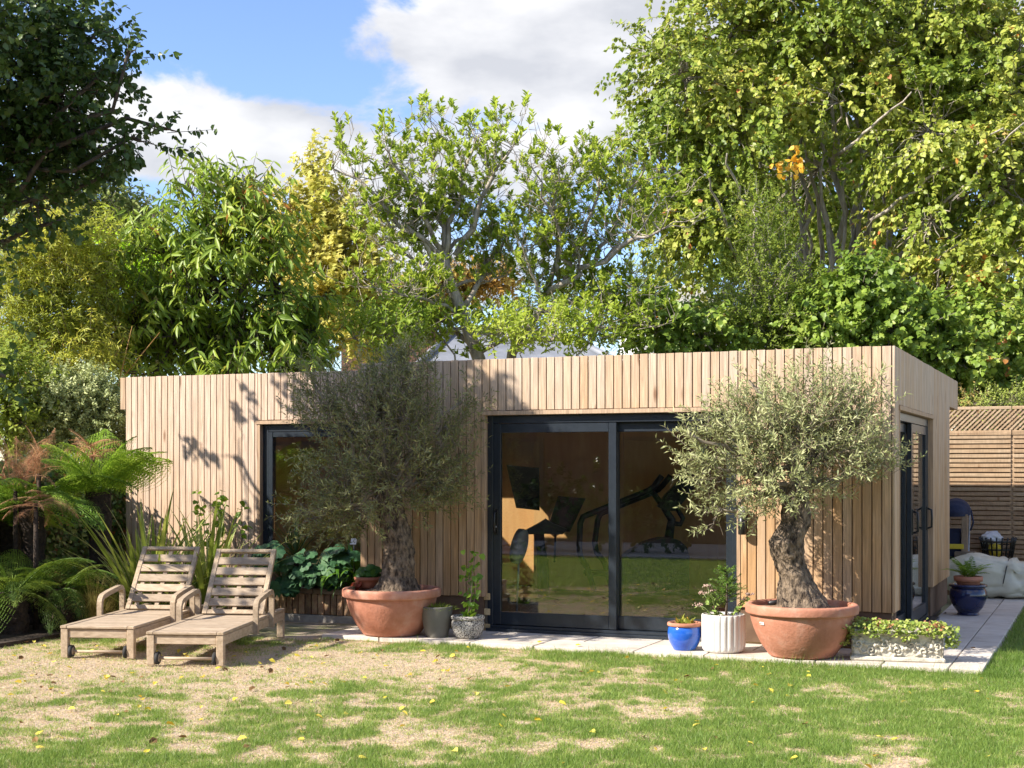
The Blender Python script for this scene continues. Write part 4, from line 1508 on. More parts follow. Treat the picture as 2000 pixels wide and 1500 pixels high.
def soil_disc(c, r, z, hump, name, mat, par, seed=0, n=40, rings=14):
    v, f = [], []
    for i in range(rings + 1):
        rr = r * i / rings
        for k in range(n):
            a = 2 * math.pi * k / n
            x, y = rr * math.cos(a), rr * math.sin(a)
            v.append((c[0] + x, c[1] + y, 0))
    V = np.array(v)
    q = (V[:, 0] - c[0]) ** 2 + (V[:, 1] - c[1]) ** 2
    V[:, 2] = c[2] + z + hump * np.exp(-q / (r * r * .35)) + (fbm(V * 22 + seed, 3, seed) - .5) * min(.05, r * .16)
    for i in range(rings):
        for k in range(n):
            f.append((i * n + k, i * n + (k + 1) % n, (i + 1) * n + (k + 1) % n, (i + 1) * n + k))
    return MB().add([tuple(p) for p in V], f, True).build(name, mat, par)


POT_Z = .032


def big_pot(c, label, seed):
    t = thing('terracotta_pot', label, 'plant pot', c, 0, 'big terracotta pots holding the olive trees')
    body = smooth_prof([(.235, 0), (.262, .012), (.275, .03), (.325, .10), (.375, .20), (.405, .29), (.415, .345)], 5)
    body += [(.415, .35), (.36, .35), (.33, .25)]
    MB().lathe(body, 64, c).build('bowl', M_TERRA, t)
    rim = smooth_prof([(.418, .345), (.446, .352), (.452, .372), (.452, .405), (.444, .422), (.425, .428), (.400, .424)], 4) + [(.392, .40), (.39, .34)]
    MB().lathe(rim, 64, c).build('rim', M_TERRA, t)
    soil_disc(c, .392, .372, .07, 'soil', M_SOIL, t, seed)
    # faint moulded handle marks on the flank
    return t


cL, cR = at(765, 12.80, POT_Z), at(1566, 11.32, POT_Z)
potL = big_pot(cL, 'big terracotta bowl pot in shade holding the left olive tree', 3)
potR = big_pot(cR, 'big sunlit terracotta bowl pot holding the right olive tree', 8)
# price sticker on the right pot
dv = Vector((-cR.x, -cR.y, 0)).normalized()
a0 = math.atan2(dv.y, dv.x) - R(50)
sm = Matrix.Translation(cR + Vector((math.cos(a0) * .404, math.sin(a0) * .404, .285))) @ Matrix.Rotation(a0, 4, 'Z') @ Matrix.Rotation(R(8), 4, 'Y')
stk = MB(sm).box((0, -.026, -.011), (.004, .026, .011)).build('sticker', M_LABEL, potR)
MB(sm).box((.0042, -.024, -.006), (.0048, .0, .000)).build('sticker_print', M_REDP, stk)
# little water pipe in the right pot
MB().tube([cR + Vector((-.30, .14, .40)), cR + Vector((-.22, .22, .415)), cR + Vector((-.12, .27, .41))], .022, 10).build('watering_pipe', M_BLACK, potR)


# ================================================================== OLIVE TREES
def gnarled(path, radii, seed, nseg=90, nang=72, amp=.22):
    """gnarled trunk surface along a path"""
    pts = np.array(path, float)
    u = np.linspace(0, len(pts) - 1, nseg)
    i = np.clip(np.floor(u).astype(int), 0, len(pts) - 2)
    f = (u - i)[:, None]
    p0, p1, p2, p3 = pts[np.clip(i - 1, 0, None)], pts[i], pts[i + 1], pts[np.clip(i + 2, None, len(pts) - 1)]
    C = .5 * ((2 * p1) + (-p0 + p2) * f + (2 * p0 - 5 * p1 + 4 * p2 - p3) * f ** 2 + (-p0 + 3 * p1 - 3 * p2 + p3) * f ** 3)
    Rr = np.interp(u, np.arange(len(radii)), radii)
    a = np.linspace(0, 2 * math.pi, nang, endpoint=False)
    tw = np.linspace(0, 1.6, nseg)[:, None]
    A = a[None] + tw
    ring = np.stack([np.cos(a), np.sin(a), np.zeros(nang)], -1)
    base = C[:, None] + ring[None] * Rr[:, None, None]
    q = np.stack([np.cos(A), np.sin(A), np.repeat(np.linspace(0, 3, nseg)[:, None], nang, 1)], -1)
    d = (fbm(q * [1.6, 1.6, .8] + seed, 3, seed) - .5) * 1.5           # large lobes twisted along the stem
    ridg = 1 - np.abs(fbm(q * [5, 5, 1.6] + seed * 2, 4, seed + 3) - .5) * 2
    lump = fbm(base * 9 + seed, 3, seed + 5) - .5
    fine = fbm(base * [55, 55, 26] + seed, 3, seed + 9) - .5
    rr = Rr[:, None] * (1 + amp * (d * 1.2 + 1.3 * (ridg - .78) + .9 * lump)) + fine * .026
    V = C[:, None] + ring[None] * rr[..., None]
    V[..., 2] += lump * .03
    V = V.reshape(-1, 3)
    F = []
    k = np.arange(nang)
    for s in range(nseg - 1):
        F.append(np.stack([s * nang + k, s * nang + (k + 1) % nang, (s + 1) * nang + (k + 1) % nang, (s + 1) * nang + k], -1))
    return V, np.concatenate(F)


def olive(name_lab, c, path, radii, lobes, seed, ntw, nl, mat, upb, ll=.052, lw=.0125, groupn='potted olive trees'):
    t = thing('olive_tree', name_lab, 'tree', c, 0, groupn)
    V, F = gnarled(path, radii, seed)
    place(arrays_mesh('trunk', V, F, M_BARK_OLIVE, smooth=True), 'trunk', t)
    top = Vector(path[-1])
    mb = MB()
    P, O, which = lobe_points(lobes, ntw, 2.0)
    ctr = np.array([tuple(l[0]) for l in lobes])
    ends = []
    for l in lobes:
        e = Vector(l[0]) + Vector(rng.normal(size=3)) * .04
        limb(mb, top - Vector((0, 0, .05)) + Vector(rng.normal(size=3)) * .04, e, .028, .011, 6, .10, 6)
        ends.append(e)
    axis = np.array([top.x, top.y, top.z + .1])
    O2 = unit(P - axis)
    B, A, Nn, Ln, Wd, rn, D, TL = twigs_leaves(P, O2, nl, .22, ll, lw, out=.9, up=upb, leafdroop=-.05, flat=.2, spread=.75, sizevar=.3)
    for i in range(0, ntw, 4):
        e = ends[which[i]]
        q = Vector(P[i])
        limb(mb, e, q, .006, .0028, 3, .16, 4)
    twig_tubes(mb, P, D, TL, .0022)
    mb.build('branches', M_TWIG, t)
    me = leaf_mesh('foliage', B, A, Nn, Ln, Wd, 'diamond', mat, rn)
    place(me, 'foliage', t, kind='stuff')
    return t


def op(px, py, d):
    return tuple(atp(px, py, d))


# right olive
dR = 11.32
pathR = [op(1568, 1200, dR), op(1566, 1172, dR), op(1553, 1130, dR), op(1541, 1098, dR + .02), op(1536, 1060, dR), op(1552, 1020, dR), op(1555, 975, dR), op(1552, 945, dR)]
radR = [.25, .19, .118, .115, .135, .12, .105, .09]
lobR = [plobe(1480, 905, 115, 95, dR - .05, .40), plobe(1600, 890, 115, 95, dR + .02, .40), plobe(1540, 835, 145, 85, dR, .42), plobe(1440, 850, 85, 85, dR, .3, .8),
        plobe(1655, 830, 80, 95, dR, .3), plobe(1560, 765, 75, 45, dR, .25, .5), plobe(1457, 745, 14, 50, dR, .10, .35), plobe(1600, 735, 30, 30, dR, .12, .25), plobe(1650, 760, 36, 40, dR, .15, .35), plobe(1350, 860, 24, 40, dR - .1, .12, .3), plobe(1735, 920, 28, 16, dR, .12, .25),
        plobe(1380, 905, 45, 60, dR - .1, .2, .7), plobe(1400, 1000, 35, 50, dR - .15, .15, .45), plobe(1510, 960, 90, 60, dR - .1, .3, .8), plobe(1700, 905, 45, 45, dR + .02, .2, .7)]
olive('gnarled sunlit silvery olive tree in the right terracotta pot', cR + Vector((0, 0, .40)), pathR, radR, lobR, 4, 1020, 16, ML_OLIVE, .55)
# left olive
dL = 12.80
pathL = [op(772, 1155, dL), op(776, 1125, dL), op(778, 1090, dL), op(775, 1050, dL), op(768, 1015, dL), op(760, 975, dL), op(756, 940, dL)]
radL = [.20, .155, .14, .13, .12, .115, .10]
lobL = [plobe(740, 900, 150, 130, dL, .48), plobe(690, 950, 110, 90, dL - .05, .4), plobe(820, 900, 90, 110, dL, .4), plobe(740, 800, 130, 100, dL, .42),
        plobe(790, 745, 60, 65, dL, .25, .8), plobe(650, 800, 80, 70, dL, .3, .8), plobe(600, 755, 45, 40, dL - .05, .2, .5), plobe(880, 840, 45, 70, dL, .25, .7),
        plobe(905, 790, 22, 55, dL, .12, .5), plobe(630, 1010, 60, 55, dL - .1, .25, .7), plobe(700, 1000, 70, 50, dL - .05, .3, .6), plobe(860, 960, 60, 55, dL, .25, .7), plobe(785, 705, 30, 40, dL, .15, .5)]
olive('shaded dark green olive tree in the left terracotta pot', cL + Vector((0, 0, .40)), pathL, radL, lobL, 9, 1200, 16, ML_OLIVE_SHADE, .5)


# ================================================================== SMALL POTS
def lathe_pot(name, c, prof, mat, label, soil_r, soil_z, rim=None, rimmat=None, rfun=None, n=48, smat=M_SOIL, body='body', scat='plant pot'):
    t = thing(name, label, scat, c)
    MB().lathe(prof, n, c, rfun).build(body, mat, t)
    if rim:
        MB().lathe(rim, n, c).build('rim', rimmat or mat, t)
    soil_disc(c, soil_r, soil_z, .01, 'soil', smat, t, 5, 28, 8)
    return t


cG = at(853, 12.62, POT_Z)
lathe_pot('grey_pot', cG, smooth_prof([(.085, 0), (.10, .01), (.122, .10), (.138, .20), (.143, .265)], 5) + [(.143, .275), (.130, .276), (.125, .22)],
          M_GREYPOT, 'plain dark grey pot beside the left terracotta bowl', .128, .25)
cS = at(914, 12.52, POT_Z)
lathe_pot('speckled_pot', cS, smooth_prof([(.085, 0), (.105, .012), (.135, .06), (.147, .12), (.142, .155), (.136, .165)], 5) + smooth_prof([(.140, .168), (.150, .176), (.150, .195), (.142, .203), (.130, .203)], 3) + [(.122, .16)],
          M_SPECK, 'rounded speckled stone pot at the left door post', .125, .18)
cB = at(1337, 11.72, POT_Z)
lathe_pot('blue_pot', cB, smooth_prof([(.085, 0), (.095, .008), (.128, .07), (.141, .13), (.138, .175), (.128, .20)], 5) + [(.11, .2), (.10, .15)],
          M_BLUE, 'small glossy cobalt blue pot with terracotta rim', .115, .205,
          rim=smooth_prof([(.128, .197), (.142, .203), (.145, .215), (.140, .229), (.125, .231), (.116, .224)], 4) + [(.112, .20)], rimmat=M_TERRA)
cW = at(1413, 11.60, POT_Z)


def flute(r, z, t):
    if r < .172:
        return r
    k = abs(math.sin(t * 11))
    return r - .010 + .012 * (k ** .5) if .012 < z < .305 else r - .003


lathe_pot('ribbed_pot', cW, [(.12, 0), (.150, .002), (.166, .014), (.174, .03), (.180, .06), (.180, .15), (.180, .25), (.180, .30), (.178, .312), (.164, .313), (.160, .26)],
          M_WPOT, 'white cylindrical ribbed pot right of the blue pot', .162, .285, rfun=flute, n=176)
cN = at(1891, 14.5, POT_Z)
lathe_pot('navy_pot', cN, smooth_prof([(.105, 0), (.112, .012), (.105, .03), (.15, .09), (.188, .19), (.180, .26), (.165, .285)], 5) + smooth_prof([(.168, .288), (.190, .297), (.190, .315), (.175, .322), (.16, .318)], 3) + [(.15, .28)],
          M_NAVY, 'glossy navy blue pot on the side path', .155, .285)
cT = cN + Vector((0, .01, .29))
lathe_pot('inner_terracotta_pot', cT, [(.10, 0), (.12, .05), (.125, .055), (.143, .06), (.147, .11), (.135, .112), (.125, .09)],
          M_TERRA, 'plain terracotta pot standing inside the navy pot', .128, .09)
cBo = Vector((-6.36, 11.50, POT_Z + .400))
lathe_pot('terracotta_bowl', cBo, smooth_prof([(.075, 0), (.095, .008), (.112, .04), (.125, .07)], 4) + [(.136, .072), (.140, .105), (.130, .108), (.12, .09)],
          M_TERRA2, 'small dark terracotta bowl of geraniums resting in the left big pot', .122, .09)


# ------------------------------------------------------------------ carved stone trough
def build_trough():
    c = Vector((-1.545, 11.42, POT_Z))
    rz = R(9)
    t = thing('stone_trough', 'weathered carved stone trough overflowing with ivy', 'trough', c, rz)
    M = local(t)
    W, D, H = .70, .26, .245
    core = MB(M)
    core.box((-W / 2 + .02, -D / 2 + .02, 0), (W / 2 - .02, D / 2, H - .03))
    core.build('box', M_STONE, t)
    # carved front and ends: scroll and leaf relief
    nx, nz = 150, 48
    u, w = np.meshgrid(np.linspace(-W / 2, W / 2, nx), np.linspace(.035, H - .035, nz))
    rel = np.zeros_like(u)
    for k in range(7):
        cx = -W / 2 + W * (k + .5) / 7
        cz = H * (.44 + .10 * (-1) ** k)
        rr = np.hypot(u - cx, (w - cz))
        th = np.arctan2(w - cz, (u - cx) * (-1) ** k)
        spiral = .5 + .5 * np.cos(th * 1 + rr * 230)
        rel += np.exp(-(rr / .040) ** 2) * spiral * .022
        for j in range(5):
            a = j * 1.25 + k
            ex, ez = cx + .052 * math.cos(a), cz + .045 * math.sin(a)
            q = ((u - ex) * math.cos(a) + (w - ez) * math.sin(a)) / .021, ((w - ez) * math.cos(a) - (u - ex) * math.sin(a)) / .010
            rel += np.exp(-(q[0] ** 2 + q[1] ** 2)) * .016
    rel += (fbm(np.stack([u, w], -1) * 55, 3, 4) - .5) * .014
    rel = np.clip(rel * 1.5, -.006, .036)
    V = np.stack([u, -D / 2 + .016 - rel + .008, w], -1).reshape(-1, 3)
    i = np.arange(nx - 1)[None] + (np.arange(nz - 1) * nx)[:, None]
    F = np.stack([i, i + 1, i + nx + 1, i + nx], -1).reshape(-1, 4)
    V = np.array([tuple(M @ Vector(p)) for p in V])
    place(arrays_mesh('carved_front', V, F, M_STONE, smooth=True), 'carved_front', t)
    ny = 50
    for sx in (-1, 1):
        u2, w2 = np.meshgrid(np.linspace(-D / 2, D / 2, ny), np.linspace(.035, H - .035, nz))
        r2 = .012 * (fbm(np.stack([u2, w2], -1) * 30, 3, 7) - .3)
        V = np.stack([sx * (W / 2 - .012 + r2), u2, w2], -1).reshape(-1, 3)
        i = np.arange(ny - 1)[None] + (np.arange(nz - 1) * ny)[:, None]
        F = np.stack([i, i + 1, i + ny + 1, i + ny], -1).reshape(-1, 4)
        V = np.array([tuple(M @ Vector(p)) for p in V])
        place(arrays_mesh('carved_end', V, F, M_STONE, smooth=True), 'carved_end', t)
    MB(M).box((-W / 2 - .012, -D / 2 - .012, 0), (W / 2 + .012, D / 2 + .004, .036), .010).build('base_moulding', M_STONE, t)
    r = MB(M)
    r.box((-W / 2 - .014, -D / 2 - .014, H - .036), (W / 2 + .014, -D / 2 + .03, H), .009)
    r.box((-W / 2 - .014, D / 2 - .03, H - .036), (W / 2 + .014, D / 2 + .006, H), .009)
    r.box((-W / 2 - .013, -D / 2 + .031, H - .035), (-W / 2 + .03, D / 2 - .031, H - .001), .009)
    r.box((W / 2 - .03, -D / 2 + .031, H - .035), (W / 2 + .013, D / 2 - .031, H - .001), .009)
    r.build('rim', M_STONE, t)
    MB(M).box((-W / 2 + .031, -D / 2 + .031, H - .06), (W / 2 - .031, D / 2 - .031, H - .028)).build('soil', M_DSOIL, t)
    # ivy spilling over
    iv = thing('trailing_ivy', 'pale trailing ivy and red stonecrop spilling from the trough', 'plant', c + Vector((0, 0, H)))
    n = 1000
    x = rng.uniform(-W / 2 - .03, W / 2 + .03, n)
    y = rng.normal(-.02, .09, n)
    z = H + .015 + .05 * rng.random(n) * (fbm(np.stack([x * 9, y * 9], -1), 2, 3) + .3)
    P = np.stack([x, y, z], -1)
    m2 = 330                                           # hanging strands over front and ends
    strands = [(-.34, .06), (-.25, .03), (-.18, .07), (-.10, .03), (.0, .05), (.06, .10), (.12, .07), (.2, .03), (.27, .05), (.33, .04)]
    sel = rng.integers(0, len(strands), m2)
    sx = np.array([s[0] for s in strands])[sel] + rng.normal(size=m2) * .022
    dz = np.array([s[1] for s in strands])[sel] * rng.random(m2)
    P2 = np.stack([sx, np.full(m2, -D / 2 - .025) - rng.random(m2) * .02, H + .01 - dz], -1)
    m3 = 420
    sgn = np.where(rng.random(m3) < .5, -1, 1)
    P3 = np.stack([sgn * (W / 2 + .02 + rng.random(m3) ** 1.5 * .10), rng.normal(-.03, .06, m3), H + .03 - rng.random(m3) * .16], -1)
    P = np.concatenate([P, P2, P3])
    P = np.array([tuple(M @ Vector(p)) for p in P])
    A = rand_dirs(len(P)) * [1, 1, .5] + [0, -.3, .0]
    Nn = rand_dirs(len(P)) * .6 + [0, -.5, .8]
    rn = rng.random(len(P)) * .94
    red = (fbm(P * 9, 2, 5) > .60) & (np.arange(len(P)) < n) & (rng.random(len(P)) < .4)
    rn = np.where(red, 1.0, rn)
    place(leaf_mesh('foliage', P, A, Nn, rng.uniform(.016, .034, len(P)), rng.uniform(.016, .030, len(P)), 'heart', ML_TROUGH, rn), 'foliage', iv, kind='stuff')
    mb = MB(M)
    for s_ in strands:
        mb.tube([(s_[0], -.04, H), (s_[0], -D / 2 - .02, H + .015), (s_[0] + .01, -D / 2 - .035, H - s_[1])], .0025, 4)
    for sx_ in (-1, 1):
        mb.tube([(sx_ * .3, -.03, H), (sx_ * (W / 2 + .03), -.03, H + .02), (sx_ * (W / 2 + .10), -.04, H - .10)], .003, 4)
    mb.build('stems', M_TWIG, iv)


build_trough()

# ================================================================== PLANTS IN SMALL POTS
def curved_blade(L, w, bend, n=7, cup=.15, taper='blade'):
    """long strap leaf mesh data: base at origin growing +Z, bending to +Y"""
    v, f = [], []
    x = z = 0.0
    y = 0.0
    a = 0.0
    for i in range(n + 1):
        s = i / n
        ww = w * (.75 + .5 * s) * (1 - s ** 2.2) if taper == 'blade' else w * math.sin(math.pi * min(.98, s * .92 + .06)) ** .8
        cz = cup * ww
        ca, sa = math.cos(a), math.sin(a)
        v += [(-ww, y - cz * ca * -1, z - cz * sa), (0, y, z), (ww, y + cz * ca, z - cz * sa)]
        st_ = L / n
        a = bend * (s + 1 / n) ** 1.4
        y += st_ * math.sin(a)
        z += st_ * math.cos(a)
    for i in range(n):
        for k in (0, 1):
            f.append((i * 3 + k, i * 3 + k + 1, i * 3 + k + 4, i * 3 + k + 3))
    return v, f


def blade_plant(t, base, n, Lr, w, bendr, mat, name, spread=.6, edge=None, seed=0, pitch=(0.05, .9), rad=.05, az=None):
    rr = random.Random(seed)
    pool = []
    for k in range(5):
        L = Lr[0] + (Lr[1] - Lr[0]) * k / 4
        v, f = curved_blade(1.0, w / L, bendr[0] + (bendr[1] - bendr[0]) * (k * 2 % 5) / 4, 8)
        m = MB().add(v, f, True).mesh(name, mat)
        e = None
        if edge:
            ev, ef = [], []
            for i in range(9):
                for side, j in ((0, 0), (2, 2)):
                    p = v[i * 3 + j]
                    q = v[i * 3 + 1]
                    out = .86
                    ev += [tuple(q[c] + (p[c] - q[c]) * 1.02 + (0, -.0015, .0)[c] for c in range(3)), tuple(q[c] + (p[c] - q[c]) * .72 + (0, -.0015, .0)[c] for c in range(3))]
            for i in range(8):
                for sd in (0, 2):
                    a = i * 4 + sd
                    ef.append((a, a + 1, a + 5, a + 4))
            e = MB().add(ev, ef, True).mesh('leaf_margin', edge)
        pool.append((m, e))
    for i in range(n):
        m, e = pool[rr.randrange(5)]
        L = rr.uniform(*Lr)
        za = az[0] + (az[1] - az[0]) * rr.random() if az else rr.random() * 6.283
        tilt = pitch[0] + (pitch[1] - pitch[0]) * (rr.random() ** 1.1)
        loc = Vector(base) + Vector((rr.gauss(0, rad), rr.gauss(0, rad), 0))
        rot = Euler((-tilt * 1.0, 0, za), 'XYZ')
        rot = (Matrix.Rotation(za, 3, 'Z') @ Matrix.Rotation(-tilt, 3, 'X')).to_euler()
        o = place(m, name, t, loc=loc, rot=rot, scale=(L, L, L))
        if e:
            place(e, 'leaf_margin', o, loc=loc, rot=rot, scale=(L, L, L))


def disc_leaf(r, lobes=7, depth=.12, cup=.12, n=28):
    v = [(0, 0, 0)]
    f = []
    for ring in (.5, 1.0):
        for k in range(n):
            a = 2 * math.pi * k / n
            rr = r * ring * (1 - depth * ring * (abs(math.sin(a * lobes / 2)) < .35) - .0)
            notch = .55 if (abs(a - math.pi * 1.5) < .2 and ring == 1) else 1
            z = cup * r * ring * ring * math.cos(lobes * a) * .6 - .12 * r * ring ** 2
            v.append((rr * notch * math.cos(a), rr * notch * math.sin(a), z))
    for k in range(n):
        f.append((0, 1 + k, 1 + (k + 1) % n))
        f.append((1 + k, 1 + n + k, 1 + n + (k + 1) % n, 1 + (k + 1) % n))
    return v, f


def leafy_clump(t, centre, ext, n, r, mat, name='leaf', seed=0, face=(0, -.6, .8), stem_base=None, jitter=.5, stems=True, lobes=7, depth=.12):
    rr = random.Random(seed)
    v, f = disc_leaf(1.0, lobes, depth)
    me = MB().add(v, f, True).mesh(name, mat)
    mb = MB()
    for i in range(n):
        while True:
            p = Vector((rr.uniform(-1, 1), rr.uniform(-1, 1), rr.uniform(-1, 1)))
            if .35 < p.length < 1:
                break
        q = Vector(centre) + Vector((p.x * ext[0], p.y * ext[1], p.z * ext[2]))
        nrm = (Vector(face) + p * .5 + Vector((rr.gauss(0, jitter), rr.gauss(0, jitter), rr.gauss(0, jitter))) * .7).normalized()
        rot = nrm.to_track_quat('Z', 'Y').to_euler()
        rot.rotate_axis('Z', rr.random() * 6.28)
        s = r * rr.uniform(.6, 1.25)
        place(me, name, t, loc=q, rot=rot, scale=s)
        b = Vector(stem_base if stem_base else (centre[0], centre[1], centre[2] - ext[2]))
        mb.tube([b + Vector((rr.gauss(0, .03), rr.gauss(0, .03), 0)), b.lerp(q, .6) + Vector((0, 0, .03)), q], [.004, .003, .0022], 4)
    if stems:
        mb.build('stems', MATS['stem_green'], t)


pmat('stem_green', (.10, .15, .04), (.18, .22, .07), 9, .6)

# grey pot: short grassy tuft
g_ = thing('tufted_sedge', 'short green grassy tuft in the plain grey pot', 'plant', cG + Vector((0, 0, .25)))
k = 420
P = np.stack([rng.normal(cG.x, .055, k), rng.normal(cG.y, .055, k), np.full(k, cG.z + .245)], -1)
place(leaf_mesh('foliage', P, (P - np.array([cG.x, cG.y, cG.z + .16])) * [1, 1, .9] + rng.normal(size=(k, 3)) * .03, rand_dirs(k), rng.uniform(.04, .085, k), .005, 'blade', ML_SMALL, rng.random(k)), 'foliage', g_, kind='stuff')

# speckled pot: twining climber with big pale leaves + low ferny leaves
v_ = thing('potted_climber', 'tall pale green climber growing from the speckled pot', 'plant', cS + Vector((0, 0, .2)))
mb = MB()
tops = []
for (dx, dz, dy) in ((.02, .62, 0), (-.03, .45, .03), (.08, .55, -.02), (.11, .40, .02)):
    pts = [cS + Vector((0, 0, .18)), cS + Vector((dx * .3 + .02, dy, .18 + dz * .4)), cS + Vector((dx * .8 - .01, dy, .18 + dz * .75)), cS + Vector((dx, dy, .18 + dz))]
    mb.tube(pts, [.005, .004, .003, .002], 5)
    tops.append(pts)
mb.build('stems', M_TWIG, v_)
lv, lf = TEMPL['leaf'][0], TEMPL['leaf'][1]
hm = MB().add([(v * .85, u, h) for u, v, h in TEMPL['heart'][0]], TEMPL['heart'][1]).mesh('leaf', ML_CLIMB)
rr = random.Random(5)
for pts in tops:
    for i in range(22):
        s = rr.random() * 2.999
        a, b = pts[int(s)], pts[int(s) + 1]
        q = a.lerp(b, s % 1)
        if q.z < cS.z + .28: continue
        place(hm, 'leaf', v_, loc=q + Vector((rr.gauss(0, .035), rr.gauss(0, .03), rr.gauss(0, .02))), rot=(rr.uniform(-1.2, .2), rr.gauss(0, .5), rr.random() * 6.28), scale=rr.uniform(.035, .075))
f_ = thing('potted_fern', 'low lime green fern leaves on top of the speckled pot', 'plant', cS + Vector((0, 0, .19)))
blade_plant(f_, cS + Vector((0, 0, .17)), 36, (.07, .14), .012, (.6, 1.3), ML_CLIMB, 'frond', seed=3, pitch=(.2, 1.1), rad=.035)

# blue pot: succulent rosette
s_ = thing('succulent', 'yellow green succulent rosettes in the blue pot', 'plant', cB + Vector((0, 0, .22)))
for k, (dx, dy, sc_) in enumerate(((-.04, 0, 1), (.045, .01, .9), (0, -.035, .8), (.01, .045, 1.0))):
    blade_plant(s_, cB + Vector((dx, dy, .20)), 14, (.06 * sc_, .115 * sc_), .014, (.2, .7), ML_SUCC, 'leaf', seed=20 + k, pitch=(.1, .95), rad=.012)

# white pot: young yew and flowering stonecrop
y_ = thing('young_yew', 'small bushy yew sapling in the white ribbed pot', 'plant', cW + Vector((0, 0, .29)))
st0 = cW + Vector((.02, .01, .28))
mb = MB()
mb.tube([st0, st0 + Vector((.005, 0, .12)), st0 + Vector((.01, 0, .38))], [.012, .010, .004], 7)
tw = []
for i in range(64):
    h = .10 + .30 * rr.random()
    a = rr.random() * 6.28
    L = (.20 - .28 * (h - .10)) * rr.uniform(.5, 1)
    b0 = st0 + Vector((.005, 0, h))
    e = b0 + Vector((math.cos(a) * L, math.sin(a) * L, L * rr.uniform(.1, .7)))
    mb.tube([b0, e], [.003, .0012], 4)
    tw.append((b0, e))
for dx, hh in ((.0, .42), (-.05, .40), (.06, .36)):
    tw.append((st0 + Vector((.01, 0, .25)), st0 + Vector((dx, 0, hh + .03))))
mb.build('stem', M_BARK_DARK, y_)
P, A, Nn = [], [], []
for b0, e in tw:
    d = (e - b0)
    for j in range(46):
        s = .15 + .85 * j / 46
        q = b0 + d * s
        sd = Vector(rng.normal(size=3)).cross(d).normalized()
        P.append(tuple(q)); A.append(tuple(sd + d.normalized() * .8)); Nn.append(tuple(rng.normal(size=3)))
place(leaf_mesh('foliage', np.array(P), np.array(A), np.array(Nn), rng.uniform(.014, .026, len(P)), .0042, 'diamond', ML_YEW, rng.random(len(P))), 'foliage', y_, kind='stuff')
d_ = thing('flowering_stonecrop', 'pink headed flowering stonecrop leaning left from the white pot', 'plant', cW + Vector((-.11, -.03, .29)))
sed = MB().add([(v * .9, u, h) for u, v, h in TEMPL['leaf'][0]], TEMPL['leaf'][1]).mesh('leaf', ML_SEDUM)
for (dx, dy, dz) in ((-.20, -.05, .10), (-.13, -.03, .26), (-.17, -.02, .20), (-.10, 0, .22), (.16, .05, .15), (.21, .04, .20), (-.14, -.08, .02)):
    a = cW + Vector((dx * .3, dy, .28))
    e = cW + Vector((dx, dy, .28 + dz))
    MB().tube([a, a.lerp(e, .6) + Vector((0, 0, .02)), e], .004, 6).build('stem', MATS['stem_green'], d_)
    for i in range(12):
        q = a.lerp(e, rr.uniform(.15, .95))
        place(sed, 'leaf', d_, loc=q, rot=(rr.uniform(-.9, .4), rr.gauss(0, .4), rr.random() * 6.28), scale=rr.uniform(.028, .05))
    if dz > .05:
        mb = MB()
        for i in range(26):
            q = e + Vector((rr.gauss(0, .017), rr.gauss(0, .017), rr.gauss(0, .007)))
            mb.lathe([(.001, -.006), (.0055, -.003), (.006, .002), (.001, .007)], 6, tuple(q))
        mb.build('flower_head', M_SEEDPINK, d_)

# geranium in the bowl, red begonia below
ge = thing('geranium', 'dark leafy geranium in the small terracotta bowl', 'plant', cBo + Vector((0, 0, .09)))
leafy_clump(ge, cBo + Vector((0, 0, .15)), (.13, .11, .07), 60, .038, ML_GERAN, 'leaf', 4, (0, -.5, .8), cBo + Vector((0, 0, .08)), lobes=5, depth=.08)
be = thing('red_begonia', 'small red leaved begonia hanging beside the terracotta bowl', 'plant', cL + Vector((-.36, .05, .40)))
leafy_clump(be, cL + Vector((-.39, .02, .44)), (.05, .05, .03), 16, .026, ML_RED, 'leaf', 6, (-.2, -.8, .5), lobes=3)

# fern in the terracotta pot of the side path
nf = thing('shield_fern', 'dark evergreen fern in the pot on the side path', 'plant', cT + Vector((0, 0, .1)))


